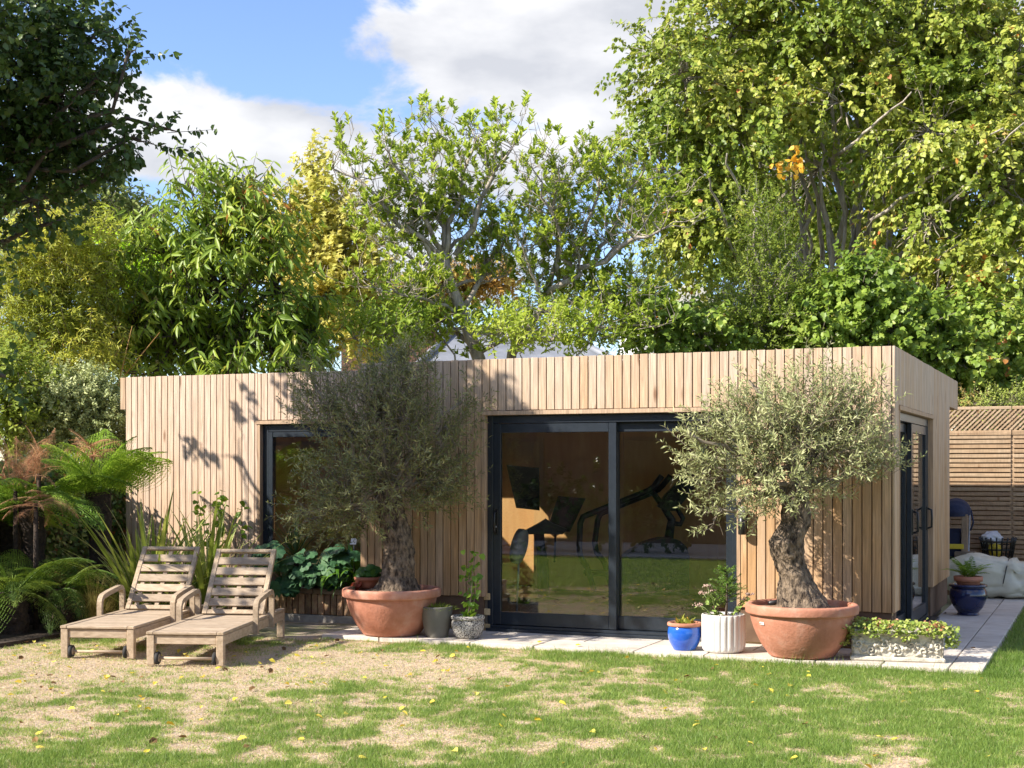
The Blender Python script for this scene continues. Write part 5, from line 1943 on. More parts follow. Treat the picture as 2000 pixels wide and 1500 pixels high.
def frond_mesh(name, L=1.0, npair=26, pin=.30, droop=.9, sub=True, mat=None, curl=0.0, seed=0, tip=.03, leaflet=.035):
    """fern frond: rachis along +Y arching down; pinnae with leaflets"""
    r_ = np.random.default_rng(seed)
    P, A, Nn, Ln, Wd = [], [], [], [], []
    pts = []
    a = .65
    y = z = 0.0
    n = 40
    for i in range(n + 1):
        pts.append((0, y, z))
        s = i / n
        ang = a - droop * s ** 1.2 * 1.3
        y += L / n * math.cos(ang)
        z += L / n * math.sin(ang)
    pts = np.array(pts)
    mb = MB().tube(pts[::4], [.008 * L * (1 - i / 11) + .0015 for i in range(11)], 4)
    for j in range(npair):
        s = .12 + .88 * (j + .5) / npair
        c = pts[int(s * n)]
        tg = unit((pts[min(n, int(s * n) + 1)] - pts[max(0, int(s * n) - 1)])[None])[0]
        pl = pin * L * (math.sin(math.pi * min(1, (s - .02) * .93 + .10)) ** .8) * (1.12 - .3 * s) + .01
        for sd in (-1, 1):
            dirv = np.array([sd, 0, 0]) * .92 + tg * .42
            nr = unit(np.cross(np.array([sd, 0, 0.]), tg)[None])[0] * sd
            dirv = dirv - nr * .0 + np.array([0, 0, -.22])
            dirv = dirv / np.linalg.norm(dirv)
            if sub:
                m = max(4, int(pl / (.028 * L)))
                for k in range(m):
                    u = (k + .6) / m
                    q = c + dirv * pl * u + np.array([0, 0, -.12 * pl * u * u])
                    lw = leaflet * L * (1 - u * .75) + .003
                    for s2 in (-1, 1):
                        dd = tg * s2 * .9 + dirv * .5 + r_.normal(size=3) * .12
                        P.append(q); A.append(dd); Nn.append(np.array([0, 0, 1]) + r_.normal(size=3) * .25)
                        Ln.append(lw); Wd.append(lw * .42)
            else:
                P.append(c); A.append(dirv + r_.normal(size=3) * .08); Nn.append(np.array([0, 0, 1]) + r_.normal(size=3) * .25)
                Ln.append(pl); Wd.append(pl * .24)
    P, A, Nn = map(np.array, (P, A, Nn))
    uvh, fc = TEMPL['diamond']
    A = unit(A); S = unit(np.cross(A, Nn)); Nr = np.cross(S, A)
    for p, a_, s_, n_, l_, w_ in zip(P, A, S, Nr, Ln, Wd):
        mb.add([tuple(p + a_ * l_ * u + s_ * w_ * v + n_ * l_ * h) for u, v, h in uvh], fc)
    return mb.mesh(name, mat)


FR_DARK = [frond_mesh('frond', 1, 22, .16, .9, False, ML_FERN, seed=k) for k in range(2)]
for i in range(26):
    a = i * 2.4
    place(FR_DARK[i % 2], 'frond', nf, loc=cT + Vector((math.cos(a) * .04, math.sin(a) * .04, .09)),
          rot=(R(random.uniform(5, 50)), 0, a), scale=random.uniform(.20, .34))

# ================================================================== PLANTER AND BED PLANTS
# bed soil along the left fence
bs = MB()
bs.box((-10.5, 7.6, -.05), (-9.25, 9.3, .03))
bs.box((-10.5, 9.3, -.051), (-8.85, 12.25, .031))
b_ = bs.build('flower_bed', M_DSOIL, kind='structure')

# flax clumps behind the loungers
for px, d, n, Lr, lab, sd in ((296, 13.6, 95, (.85, 1.45), 'tall spiky flax behind the left lounger', 2),
                              (402, 13.8, 90, (.8, 1.3), 'yellow striped flax rising between the two lounger backs', 5)):
    p = at(px, d, .02)
    t = thing('flax', lab, 'plant', p, 0, 'spiky flax plants')
    blade_plant(t, p, n, Lr, .024, (.15, .75), ML_PHORM, 'blade', seed=sd, pitch=(.05, .85), rad=.06, edge=ML_PHORME)
# round leaved shrub against the wall
p = Vector((plx(425, 12.45), 12.45, .05))
t = thing('wall_shrub', 'slender round leaved shrub against the pale left wall', 'plant', p)
mb = MB()
hm2 = MB().add([(v * .9, u, h) for u, v, h in TEMPL['heart'][0]], TEMPL['heart'][1]).mesh('leaf', ML_CLIMB)
rr = random.Random(12)
for i in range(9):
    e = p + Vector((rr.uniform(-.30, .34), rr.uniform(-.12, .08), rr.uniform(.75, 1.30)))
    mid = p.lerp(e, .6) + Vector((rr.gauss(0, .04), 0, .03))
    mb.tube([p, mid, e], [.006, .004, .002], 5)
    for j in range(13):
        q = mid.lerp(e, rr.random() ** .6)
        place(hm2, 'leaf', t, loc=q + Vector((rr.gauss(0, .03), rr.gauss(0, .03), rr.gauss(0, .03))), rot=(rr.uniform(-1.1, .3), rr.gauss(0, .5), rr.random() * 6.28), scale=rr.uniform(.05, .09))
mb.build('stems', MATS['stem_green'], t)

# planter: broad dark leaves, palm fan, strap leaves
t = thing('broad_leaf_plant', 'dark blue green broad leaved plant in brick planter behind lounger', 'plant', (-7.9, 12.5, .3))
for (px, py, ex, n, sd) in ((520, 1085, (.20, .12, .14), 34, 1), (585, 1110, (.24, .12, .18), 44, 2), (640, 1120, (.20, .10, .16), 34, 3), (560, 1145, (.20, .08, .08), 22, 4), (665, 1085, (.18, .10, .10), 20, 7)):
    c = atp(px, py, 14.15)
    leafy_clump(t, c, ex, n, .070, ML_BROAD, 'leaf', sd, (.1, -.75, .6), Vector((c.x, 12.52, .3)), stems=(sd < 3))
t = thing('palm', 'small fan palm in front of the dark left window', 'plant', (plx(575, 12.5), 12.52, .3))
blade_plant(t, Vector((plx(575, 12.5), 12.52, .62)), 46, (.30, .50), .011, (.02, .3), ML_PALM, 'blade', seed=9, pitch=(.1, 1.25), rad=.01)
MB().tube([(plx(575, 12.5), 12.52, .29), (plx(575, 12.5), 12.52, .64)], [.03, .025], 8).build('stem', M_TREEFERN, t)
t = thing('strap_leaf_lily', 'glossy strap leaved lily drooping over the planter coping', 'plant', (plx(668, 12.45), 12.45, .3))
for px, n, sd, az in ((655, 15, 3, (2.2, 4.4)), (690, 15, 6, (1.8, 4.6))):
    blade_plant(t, Vector((plx(px, 12.46), 12.46, .33)), n, (.34, .56), .024, (1.3, 2.4), ML_STRAP, 'blade', seed=sd, pitch=(.1, .8), rad=.04, az=az)
t = thing('upright_lily', 'upright strap leaves beside the cedar corner in the planter', 'plant', (plx(690, 12.55), 12.55, .3))
blade_plant(t, Vector((plx(688, 12.56), 12.56, .40)), 26, (.35, .55), .022, (.4, 1.2), ML_STRAP, 'blade', seed=16, pitch=(.15, 1.1), rad=.04)
# plant tag
tg = thing('plant_label', 'white plant label among the lilies near the cedar corner', 'label', (plx(690, 12.5), 12.5, .3))
MB(Matrix.Translation((plx(691, 12.5), 12.5, .3))).box((-.004, -.002, 0), (.004, .002, .52)).build('stake', M_WHITE, tg)
MB(Matrix.Translation((plx(691, 12.5), 12.495, .80)) @ Matrix.Rotation(R(-30), 4, 'X')).box((-.035, -.002, -.03), (.035, .002, .04), .001).build('plate', M_WHITE, tg)

# ---- tree ferns and ground ferns in the left bed
ML_FERND = leafmat('fern_leaf_shade', [(0, (.045, .085, .012)), (.6, (.09, .15, .02)), (.9, (.15, .20, .035)), (1, (.28, .17, .06))], .3, .55, attr='object')  # darker fern colours stand in for the shade low in the bed
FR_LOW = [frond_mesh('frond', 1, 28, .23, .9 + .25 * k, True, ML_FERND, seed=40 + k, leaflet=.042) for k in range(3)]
FR_BIG = [frond_mesh('frond', 1, 30, .27, 1.0 + .15 * k, True, ML_FERN, seed=k, leaflet=.050) for k in range(2)]
FR_BRI = [frond_mesh('frond', 1, 30, .28, .75 + .15 * k, True, ML_FERNB, seed=5 + k, leaflet=.050) for k in range(2)]


def fern(base, n, L, lab, pool, trunk=0.0, tilt=(0, 55), seed=0, name='tree_fern', az=None):
    r_ = random.Random(seed)
    t = thing(name, lab, 'fern', base)
    if trunk:
        V, F = gnarled([base, base + Vector((.02, .02, trunk * .5)), base + Vector((0, 0, trunk))], [.13, .10, .12], seed, 30, 24, .3)
        place(arrays_mesh('trunk', V, F, M_TREEFERN, smooth=True), 'trunk', t)
    top = base + Vector((0, 0, trunk))
    for i in range(n):
        a = (i * 2.399 + r_.gauss(0, .2)) if az is None else r_.uniform(*az)
        place(pool[i % len(pool)], 'frond', t, loc=top + Vector((-math.sin(a) * .05, math.cos(a) * .05, 0)),
              rot=(R(r_.uniform(*tilt)) - R(25), r_.gauss(0, .3), a), scale=L * r_.uniform(.6, 1.15))
    return t


fern(at(190, 14.1, .02), 22, .90, 'bright green tree fern arching beside the cedar wall corner', FR_BRI, 1.30, (5, 62), 3)
fern(at(60, 13.7, .02), 20, .95, 'tree fern with brown dying fronds at the left edge', FR_BIG, 1.20, (-10, 40), 6)
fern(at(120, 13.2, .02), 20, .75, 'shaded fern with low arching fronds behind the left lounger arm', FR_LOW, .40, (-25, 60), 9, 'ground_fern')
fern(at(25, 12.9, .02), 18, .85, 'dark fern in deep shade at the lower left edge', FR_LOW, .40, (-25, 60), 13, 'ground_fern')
fern(at(205, 14.0, .02), 12, .7, 'small fern between the ivy and the left lounger back', FR_BIG, .35, (0, 55), 17, 'ground_fern')
fern(at(15, 14.2, .02), 16, .85, 'tall fern half cut off by the left edge behind the others', FR_BRI, 1.0, (-5, 55), 23)

# brown dying fronds
ML_DEADO = leafmat('brown_frond', [(0, (.36, .17, .12)), (.6, (.48, .26, .19)), (1, (.56, .34, .24))], .3, .7, attr='object')
FR_DEAD = [frond_mesh('dry_frond', 1, 26, .17, .55 + .5 * k, True, ML_DEADO, seed=30 + k, leaflet=.026) for k in range(3)]
for (px, py, d, n, L, ti, lab, sd) in ((30, 945, 13.5, 22, .52, (35, 88), 'pinkish brown dried fern plume at the left edge', 1), (76, 925, 13.7, 14, .46, (60, 92), 'upright pinkish brown plume right of the larger one', 2),
                                     (180, 890, 14.25, 20, .42, (5, 55), 'brown dried plume beside the cedar corner', 3), (70, 985, 13.2, 14, .48, (-20, 22), 'brown dead fronds hanging under the left tree fern', 4)):
    q = atp(px, py, d)
    t = thing('dried_plume', lab, 'plant', (q.x, q.y, .02), 0, 'dried brown fern plumes')
    r_ = random.Random(sd)
    for i in range(n):
        a = i * 2.399
        place(FR_DEAD[i % 3], 'dry_frond', t, loc=q + Vector((r_.gauss(0, .05), r_.gauss(0, .05), r_.gauss(0, .04))), rot=(R(r_.uniform(*ti)) - R(30), r_.gauss(0, .3), a), scale=L * r_.uniform(.7, 1.1))
    MB().tube([(q.x, q.y, .02), (q.x, q.y, q.z)], [.03, .02], 6).build('stalk', M_TREEFERN, t)

# arching dry grasses
for px, d, n, L, lab, sd in ((190, 13.2, 420, .55, 'straw coloured arching grass clump by the left lounger arm', 1), (225, 13.7, 320, .5, 'reddish arching grass clump behind the left lounger back', 4)):
    b = at(px, d, .02)
    t = thing('ornamental_grass', lab, 'grass clump', b)
    az = rng.random(n) * 6.28
    v = MB()
    P0 = np.array(b) + rng.normal(size=(n, 3)) * [.05, .05, 0]
    V, F, RN = [], [], []
    for i in range(n):
        a, tl_, l = az[i], .1 + .9 * rng.random(), L * rng.uniform(.6, 1.3)
        u = np.linspace(0, 1, 6)
        ho = l * tl_ * (u ** 1.5) * .9
        hz = l * (u - .55 * tl_ * u ** 3)
        c, s = math.cos(a), math.sin(a)
        w = .0028 * (1 - u * .9)
        cx, cy, cz = P0[i, 0] + c * ho, P0[i, 1] + s * ho, P0[i, 2] + hz
        o_ = len(V)
        for k in range(6):
            V += [(cx[k] - s * w[k], cy[k] + c * w[k], cz[k]), (cx[k] + s * w[k], cy[k] - c * w[k], cz[k])]
        F += [(o_ + 2 * k, o_ + 2 * k + 1, o_ + 2 * k + 3, o_ + 2 * k + 2) for k in range(5)]
        RN += [rng.random()] * 12
    place(arrays_mesh('grass_blades', np.array(V), np.array(F), ML_DRY, np.array(RN)), 'grass_blades', t, kind='stuff')

# ivy over the left fence
t = thing('fence_ivy', 'dense green ivy covering the left fence beside the cedar wall', 'ivy', (-10.4, 12, .02))
n = 9000
y = rng.uniform(9.2, 13.3, n)
z = 1.66 - rng.random(n) ** 1.3 * 1.4 + (fbm(np.stack([y, y * 0], -1) * 1.7, 2, 3) - .5) * .35
x = -10.55 + .04 + rng.random(n) ** 2 * .30 * (.4 + fbm(np.stack([y * 2.2, z * 2.2], -1), 3, 8))
ok = fbm(np.stack([y * 2.2, z * 2.2], -1), 3, 14) > .40 - .25 * (z > 1.0)
P = np.stack([x, y, z], -1)[ok]
k = len(P)
place(leaf_mesh('foliage', P, rand_dirs(k) * [.3, .7, .6] + [.15, 0, -.5], rand_dirs(k) * .5 + [1, -.3, .4], rng.uniform(.035, .065, k), rng.uniform(.035, .06, k), 'heart', ML_IVY, rng.random(k)), 'foliage', t, kind='stuff')


# ================================================================== BACKGROUND SHRUBS AND TREES
def shrub(name, lab, cat, lobes, n, nl, tl, ll, lw, tmpl, mat, base, trunk_r=.05, bark=M_BARK_DARK, tw_r=.006, group=None, limbs=True, stems=None, every=3, **kw):
    t = thing(name, lab, cat, base, 0, group)
    shell = kw.pop('shell', 2.2)
    patch = kw.pop('patch', .8)
    gap, gs = kw.pop('gap', 0), kw.pop('gscale', 1.1)
    P, O, which = lobe_points(lobes, n, shell)
    if gap:
        ok = fbm(P * [gs, gs, gs * 1.5] + 5.3, 3, 17) > gap
        P, O, which = P[ok], O[ok], which[ok]
        n = len(P)
    if kw.pop('axis_out', False):
        O = unit(P - np.array([base[0], base[1], P[:, 2].mean() - 1]))
    trn = np.clip(.5 + (fbm(P * patch, 2, 3) - .5) * 2.2 + rng.normal(size=n) * .15, 0, 1)
    B, A, Nn, Ln, Wd, rn, D, TL = twigs_leaves(P, O, nl, tl, ll, lw, tw_rnd=trn, **kw)
    place(leaf_mesh('crown', B, A, Nn, Ln, Wd, tmpl, mat, rn), 'crown', t, kind='stuff')
    mb = MB()
    base = Vector(base)
    zc = np.mean([l[0][2] for l in lobes])
    fork = stems or [base + Vector((0, 0, (zc - base.z) * .5))]
    for f in fork:
        f = Vector(f)
        limb(mb, base, f, trunk_r, trunk_r * .7, 8, .05, 6)
    ends = []
    for l in lobes:
        e = Vector(l[0])
        f = min((Vector(q) for q in fork), key=lambda q: (q - e).length)
        limb(mb, f, e, trunk_r * .6, trunk_r * .22, 6, .08, 6)
        ends.append(e)
    if limbs:
        for i in range(0, n, every * 3):
            limb(mb, ends[which[i]], Vector(P[i]), trunk_r * .18, tw_r, 4, .12, 4)
    twig_tubes(mb, P, D, TL, tw_r, kw.get('droop', 0), every)
    mb.build('trunk', bark, t)
    return t, (B, A, Nn, Ln, Wd, rn)


def base_at(px, d):
    return tuple(at(px, d, 0))


# big lime on the right
dl = 24.0
L_ = [plobe(1340, 150, 130, 140, dl - 1, 1.2), plobe(1290, 330, 90, 120, dl - 1, 1.0, .8), plobe(1440, 60, 150, 140, dl, 1.4), plobe(1460, 260, 120, 120, dl - 1.2, 1.1, .8),
      plobe(1380, 440, 130, 90, dl - 1.5, 1.0), plobe(1620, 70, 170, 150, dl - .5, 1.5), plobe(1640, 200, 130, 80, dl - 1.6, 1.0, .45), plobe(1800, 80, 170, 160, dl - .5, 1.5),
      plobe(1820, 260, 150, 130, dl - 1.8, 1.2), plobe(1960, 150, 150, 180, dl - 1, 1.4), plobe(1950, 360, 140, 120, dl - 2, 1.2), plobe(1820, 430, 120, 90, dl - 2.2, 1.0, .8),
      plobe(1960, 520, 120, 100, dl - 2.4, 1.0), plobe(1830, 590, 130, 90, dl - 2.6, .9), plobe(1950, 680, 120, 80, dl - 2.8, .8), plobe(1420, 560, 100, 70, dl - 1.2, .9, .8),
      plobe(1320, 470, 70, 80, dl - .8, .8, .7), plobe(2100, 300, 140, 260, dl, 1.6), plobe(1550, -120, 330, 120, dl, 2.2, .5), plobe(1900, -140, 300, 120, dl, 2.2, .5),
      plobe(1600, 330, 320, 240, dl + 2.2, .8, .35)]
stems = [atp(x, y, dl + dz) for x, y, dz in ((1565, 430, 0), (1600, 380, .3), (1625, 330, -.2), (1680, 420, .2), (1700, 300, .5), (1740, 430, .4), (1500, 420, .3), (1780, 420, 0))]
lime, _ = shrub('lime_tree', 'huge bushy lime tree with many pale stems at right', 'tree', L_, 12800, 15, .44, .080, .070, 'heart', ML_LIME, base_at(1640, dl),
                .07, M_BARK_GREY, .006, stems=stems, every=3, out=.8, up=.0, droop=.5, leafdroop=.7, flat=.35, spread=.8, shell=2.3, patch=.9, gap=.45, gscale=1.1)
mb = MB()
rr = random.Random(3)
for i in range(20):
    px = 1490 + 15.5 * i + rr.gauss(0, 5)
    a = atp(px, 640, dl + rr.uniform(-.6, 1.0))
    e = atp(px + (px - 1640) * rr.uniform(.1, .8) + rr.gauss(0, 25), rr.uniform(-60, 260), dl + rr.uniform(-1, 1))
    w_ = rr.uniform(.035, .06)
    limb(mb, Vector((a.x, a.y, 0)), a, w_ * 1.1, w_, 7, .02, 4)
    limb(mb, a, e, w_, .015, 7, .035, 9)
for (x0, y0, x1, y1) in ((1700, 430, 1960, 250), (1725, 590, 1880, 470), (1880, 520, 1725, 575), (1780, 470, 2000, 240), (1870, 730, 1980, 715), (1640, 300, 1780, 180), (1480, 470, 1420, 300), (1440, 520, 1380, 330)):
    limb(mb, atp(x0, y0, dl - 1.8), atp(x1, y1, dl - 3.1), .032, .012, 6, .03, 9)
mb.build('stems', M_BARK_GREY, lime)
# one spray of autumn leaves on the lime
P, O, w_ = lobe_points([plobe(1520, 320, 14, 22, dl - 2.6, .1), plobe(1560, 312, 20, 26, dl - 2.6, .1), plobe(1548, 335, 26, 10, dl - 2.6, .1)], 40, 2)
k = len(P)
place(leaf_mesh('autumn_spray', P, rand_dirs(k) + [0, 0, -.5], rand_dirs(k) + [0, -.6, .4], .10, .09, 'heart', leafmat('autumn_gold', [(0, (.60, .30, .03)), (1, (.66, .42, .07))], .3), rng.random(k)), 'autumn_spray', lime, kind='stuff', label='spray of golden autumn leaves')

# small leaved evergreen in front of it
de = 20.5
L_ = [plobe(1500, 480, 55, 90, de, .5, .8), plobe(1500, 580, 100, 90, de, .8), plobe(1520, 650, 130, 70, de, .9), plobe(1470, 410, 45, 60, de, .3, .5), plobe(1420, 640, 90, 60, de, .7), plobe(1590, 630, 70, 80, de, .6)]
shrub('evergreen_shrub', 'dense conical small leaved evergreen in front of the lime', 'shrub', L_, 2600, 16, .30, .042, .024, 'diamond', ML_SMALL, base_at(1500, de), .05, M_BARK_GREY, .004,
      stems=[atp(1500, 560, de)], every=3, out=.7, up=.35, leafdroop=.0, flat=.3)
# climber / hedge along the back at right
dh = 20.0
L_ = [plobe(1680, 570, 70, 60, dh, .6), plobe(1620, 640, 90, 60, dh, .7), plobe(1740, 640, 110, 80, dh, .7), plobe(1850, 690, 90, 60, dh, .6), plobe(1960, 700, 80, 70, dh + .5, .6),
      plobe(1900, 640, 90, 60, dh + .6, .6), plobe(1280, 640, 70, 50, dh, .5, .7), plobe(1370, 660, 80, 45, dh, .5, .8), plobe(1880, 800, 90, 60, dh + .4, .5), plobe(2000, 800, 90, 70, dh + .4, .5)]
shrub('climber_hedge', 'bright green leafy climber hedge behind the right roofline', 'hedge', L_, 2200, 14, .32, .082, .072, 'heart', ML_IVYB, base_at(1750, dh), .05, M_BARK_GREY, .004, every=3, out=.8, up=.05, leafdroop=.55, flat=.4)
# dark backing wood behind everything at right: keeps trunks in gloom
L_ = [plobe(1650, 480, 200, 160, 29, 1.5), plobe(1900, 420, 200, 240, 29, 1.5), plobe(1480, 300, 180, 240, 30, 1.5), plobe(1750, 150, 260, 200, 30, 2), plobe(1980, 700, 160, 120, 28, 1), plobe(1700, 680, 200, 100, 28, 1)]
shrub('shade_tree', 'darker tree filling the gaps behind the lime stems', 'tree', L_, 1900, 12, .6, .18, .16, 'heart', ML_SMALL, base_at(1700, 29), .12, M_BARK_DARK, .01, every=6, limbs=False, out=.8, up=.1, leafdroop=.4)
# dry brush on top of the fence
L_ = [plobe(1900, 790, 60, 18, 18.9, .25), plobe(1970, 785, 60, 22, 18.9, .25), plobe(2050, 785, 60, 22, 18.9, .25)]
shrub('dry_brush', 'brown dry twiggy brush above the lattice fence', 'shrub', L_, 300, 14, .22, .04, .02, 'diamond', leafmat('dry_brush_leaf', [(0, (.26, .15, .07)), (.4, (.34, .24, .10)), (.6, (.20, .24, .06)), (1, (.26, .30, .08))], .2), base_at(1970, 18.9), .02, M_TWIG, .003, every=2)

# strawberry tree with open branching in the middle
da = 20.0
tA = [atp(935, 700, da), atp(905, 620, da), atp(875, 540, da), atp(868, 490, da)]
t = thing('strawberry_tree', 'open branched evergreen tree with leaf rosettes above the roof centre', 'tree', base_at(940, da))
mb = MB()
b0 = Vector(base_at(940, da))
mb.tube([b0, tA[0], tA[1], tA[2], tA[3]], [.11, .10, .085, .075, .05], 9)
tips = []
main = [((870, 520), (650, 330), .045), ((868, 500), (700, 400), .04), ((868, 495), (760, 300), .04), ((868, 490), (850, 260), .042), ((870, 500), (930, 270), .045), ((890, 500), (1000, 290), .05), ((905, 600), (1010, 440), .045),
        ((905, 620), (760, 560), .035), ((905, 640), (800, 690), .03), ((930, 680), (700, 560), .04), ((935, 690), (1050, 640), .035), ((868, 510), (960, 400), .035), ((870, 540), (740, 480), .035), ((880, 560), (1000, 540), .03)]
# second system from the right, long low limbs
main += [((1060, 600), (1110, 420), .05), ((1060, 600), (1020, 480), .035), ((1070, 570), (1290, 450), .055), ((1100, 560), (1180, 330), .04), ((1160, 520), (1260, 330), .035), ((1060, 610), (1230, 560), .04),
         ((1000, 680), (1280, 640), .04), ((1130, 660), (1270, 600), .025), ((1090, 540), (1090, 330), .035), ((1180, 510), (1300, 400), .03), ((1120, 560), (1040, 330), .03)]
mb.tube([b0, atp(1000, 690, da + .3), atp(1060, 600, da)], [.09, .075, .055], 8)
for (a, b, r) in main:
    pa = atp(a[0], a[1], da)
    pb = atp(b[0], b[1], da + rng.uniform(-1.0, 1.0))
    pts = limb(mb, pa, pb, r, r * .3, 6, .05, 8, .04)
    for i in range(2, 9):
        for k in range(5):
            q = pts[min(i, 8)]
            dirn = Vector(rng.normal(size=3)) * Vector((1, 1, .6)) + Vector((0, 0, .9)) if True else None
            L = rng.uniform(.30, .75) * (.7 + .06 * i)
            e = q + Vector(dirn).normalized() * L
            tw_ = limb(mb, q, e, r * .16, .004, 4, .10, 4, -.03)
            tips.append((e, (e - tw_[-2]).normalized()))
            for j in range(3):
                q2 = tw_[2].lerp(e, rng.random())
                e2 = q2 + (Vector(rng.normal(size=3)) + Vector((0, 0, 1.1))).normalized() * rng.uniform(.12, .30)
                mb.tube([q2, e2], [.005, .003], 3, cap=False)
                tips.append((e2, (e2 - q2).normalized()))
mb.build('trunk', M_BARK_GREY, t)
P, A, Nn, RN, LL = [], [], [], [], []
for e, d in tips:
    if rng.random() < .38:
        continue
    dv = (np.array(d) * .6 + [0, 0, .7])
    m_ = 13
    tr_ = rng.random()
    s_ = rng.uniform(.75, 1.2)
    for k in range(m_):
        rd = rand_dirs(1)[0]
        rd = rd - dv * rd.dot(dv) / dv.dot(dv)
        P.append(np.array(e) - unit(dv[None])[0] * .10 * rng.random() * s_)
        A.append(unit(dv[None])[0] * .75 + unit(rd[None])[0] * .75)
        Nn.append(np.array(dv) * .6 - np.array(SUN) * .5 - rd * .3 + rng.normal(size=3) * .25)
        RN.append(tr_ * .5 + .5 * rng.random())
        LL.append(rng.uniform(.065, .105) * s_)
LL = np.array(LL)
place(leaf_mesh('crown', np.array(P), np.array(A), np.array(Nn), LL, LL * .42, 'leaf', ML_ARB, np.array(RN)), 'crown', t, kind='stuff')
# leafy shrubs along the rear of the roof
dsx = 19.3
L_ = [plobe(760, 650, 80, 50, dsx, .5), plobe(830, 610, 60, 50, dsx + .8, .5, .8), plobe(960, 655, 60, 35, dsx, .4, .8), plobe(1060, 650, 70, 45, dsx, .45, .8), plobe(1170, 640, 80, 50, dsx, .5), plobe(1220, 590, 60, 50, dsx + .6, .5, .7), plobe(690, 660, 70, 60, dsx, .5)]
shrub('laurel_shrub', 'fresh green leafy shrub rising along the roof edge at centre', 'shrub', L_, 760, 10, .34, .08, .036, 'leaf', ML_ARB, base_at(960, dsx), .04, M_BARK_GREY, .004, every=2, out=.6, up=.5, leafdroop=0, flat=.2, gap=.46, gscale=1.6)

# golden maple
dm = 22.0
L_ = [plobe(612, 330, 16, 40, dm, .15, .8), plobe(622, 400, 34, 60, dm, .3), plobe(600, 500, 70, 80, dm, .6), plobe(660, 560, 80, 100, dm, .7), plobe(555, 440, 40, 70, dm, .3, .7), plobe(690, 450, 45, 80, dm, .35, .6), plobe(600, 620, 70, 80, dm, .7), plobe(700, 640, 60, 60, dm, .6),
      plobe(730, 520, 30, 60, dm, .3, .5)]
shrub('golden_maple', 'pale golden yellow maple behind the left roof', 'tree', L_, 1500, 13, .38, .085, .085, 'maple', ML_MAPLE, base_at(640, dm), .06, M_BARK_GREY, .005, stems=[atp(630, 560, dm)], every=2,
      out=.6, up=.45, leafdroop=.35, flat=.6, patch=1.4)

# sweet chestnut
dc = 19.0
L_ = [plobe(400, 430, 75, 95, dc, .5), plobe(480, 430, 60, 80, dc, .45), plobe(330, 500, 80, 100, dc, .6), plobe(430, 560, 110, 100, dc, .8), plobe(540, 560, 70, 110, dc, .6), plobe(260, 620, 90, 90, dc, .7), plobe(380, 660, 120, 80, dc, .9), plobe(530, 680, 90, 60, dc, .7),
      plobe(200, 680, 70, 70, dc, .5), plobe(365, 350, 26, 45, dc, .2, .5), plobe(490, 375, 34, 40, dc, .2, .5), plobe(300, 420, 25, 60, dc, .2, .4), plobe(600, 660, 50, 70, dc, .4, .7), plobe(300, 735, 90, 40, dc - .3, .5), plobe(430, 735, 90, 38, dc - .3, .5), plobe(560, 728, 80, 36, dc - .3, .5), plobe(250, 700, 60, 40, dc, .5)]
ch, arr = shrub('chestnut_tree', 'sweet chestnut with long drooping glossy leaves behind the left roof', 'tree', L_, 1450, 11, .42, .17, .040, 'long', ML_CHEST, base_at(400, dc), .07, M_BARK_DARK, .006,
                stems=[atp(390, 600, dc), atp(470, 620, dc)], every=1, out=.4, up=.75, leafdroop=1.0, flat=.2, spread=.65, patch=1.2, shell=1.8, gap=.40, gscale=1.5, sizevar=.4)
# nearest single leaves, one by one
B, A, Nn, Ln, Wd, rn = arr
dep = -B[:, 0] * ST + B[:, 1] * CT
far_ = np.argsort(dep)[:3000]
pick = rng.choice(far_, 290, replace=False)
lm_ = MB().add([(v * .28, u, h) for u, v, h in TEMPL['long'][0]], TEMPL['long'][1]).mesh('leaf', ML_CHEST_O)
for i in pick:
    yv = Vector(A[i]).normalized()
    zv = Vector(Nn[i])
    xv = yv.cross(zv).normalized()
    zv = xv.cross(yv)
    mt = Matrix((xv, yv, zv)).transposed()
    q = Vector(B[i]) + Vector((.02, -.07, .02))
    place(lm_, 'leaf', ch, loc=q, rot=mt.to_euler(), scale=Ln[i] * 1.05)
# spiky husks at the shoot tips
bur = MB()
for i in range(46):
    j = pick[i * 5]
    q = Vector(B[j]) + Vector((0, -.03, .06))
    for k in range(26):
        e = Vector(rng.normal(size=3)).normalized()
        s = e.orthogonal().normalized() * .006
        bur.add([q + s, q - s, q + e * .045], [(0, 1, 2)])
bur.build('husks', pmat('husk', (.34, .34, .08), (.45, .40, .12), 9, .8), ch, kind='stuff')

# bamboo
db = 18.0
L_ = [plobe(90, 500, 60, 90, db, .4), plobe(160, 560, 90, 110, db + .5, .6), plobe(50, 620, 80, 100, db, .6), plobe(190, 480, 40, 60, db + .5, .3, .6), plobe(130, 680, 110, 70, db, .6), plobe(20, 520, 60, 80, db, .5), plobe(120, 430, 30, 50, db, .25, .5)]
shrub('bamboo', 'feathery yellow green bamboo at the left behind the pale shrub', 'bamboo', L_, 2700, 15, .30, .08, .017, 'diamond', ML_BAMBOO, base_at(120, db), .02, M_TWIG, .003, every=2, limbs=False, out=.6, up=.2, droop=.4, leafdroop=.5, flat=.3, patch=1.2)
mb = MB()
for i in range(34):
    px = rng.uniform(10, 230)
    a = at(px, db + rng.uniform(-.4, .6), 0)
    mb.tube([a, a + Vector((rng.normal() * .1, 0, 2.4)), a + Vector((rng.normal() * .4, -.1, rng.uniform(2.7, 3.5)))], [.014, .012, .004], 6)
mb.build('canes', pmat('cane', (.42, .20, .04), (.52, .30, .07), 6, .5), bpy.data.objects['bamboo'])

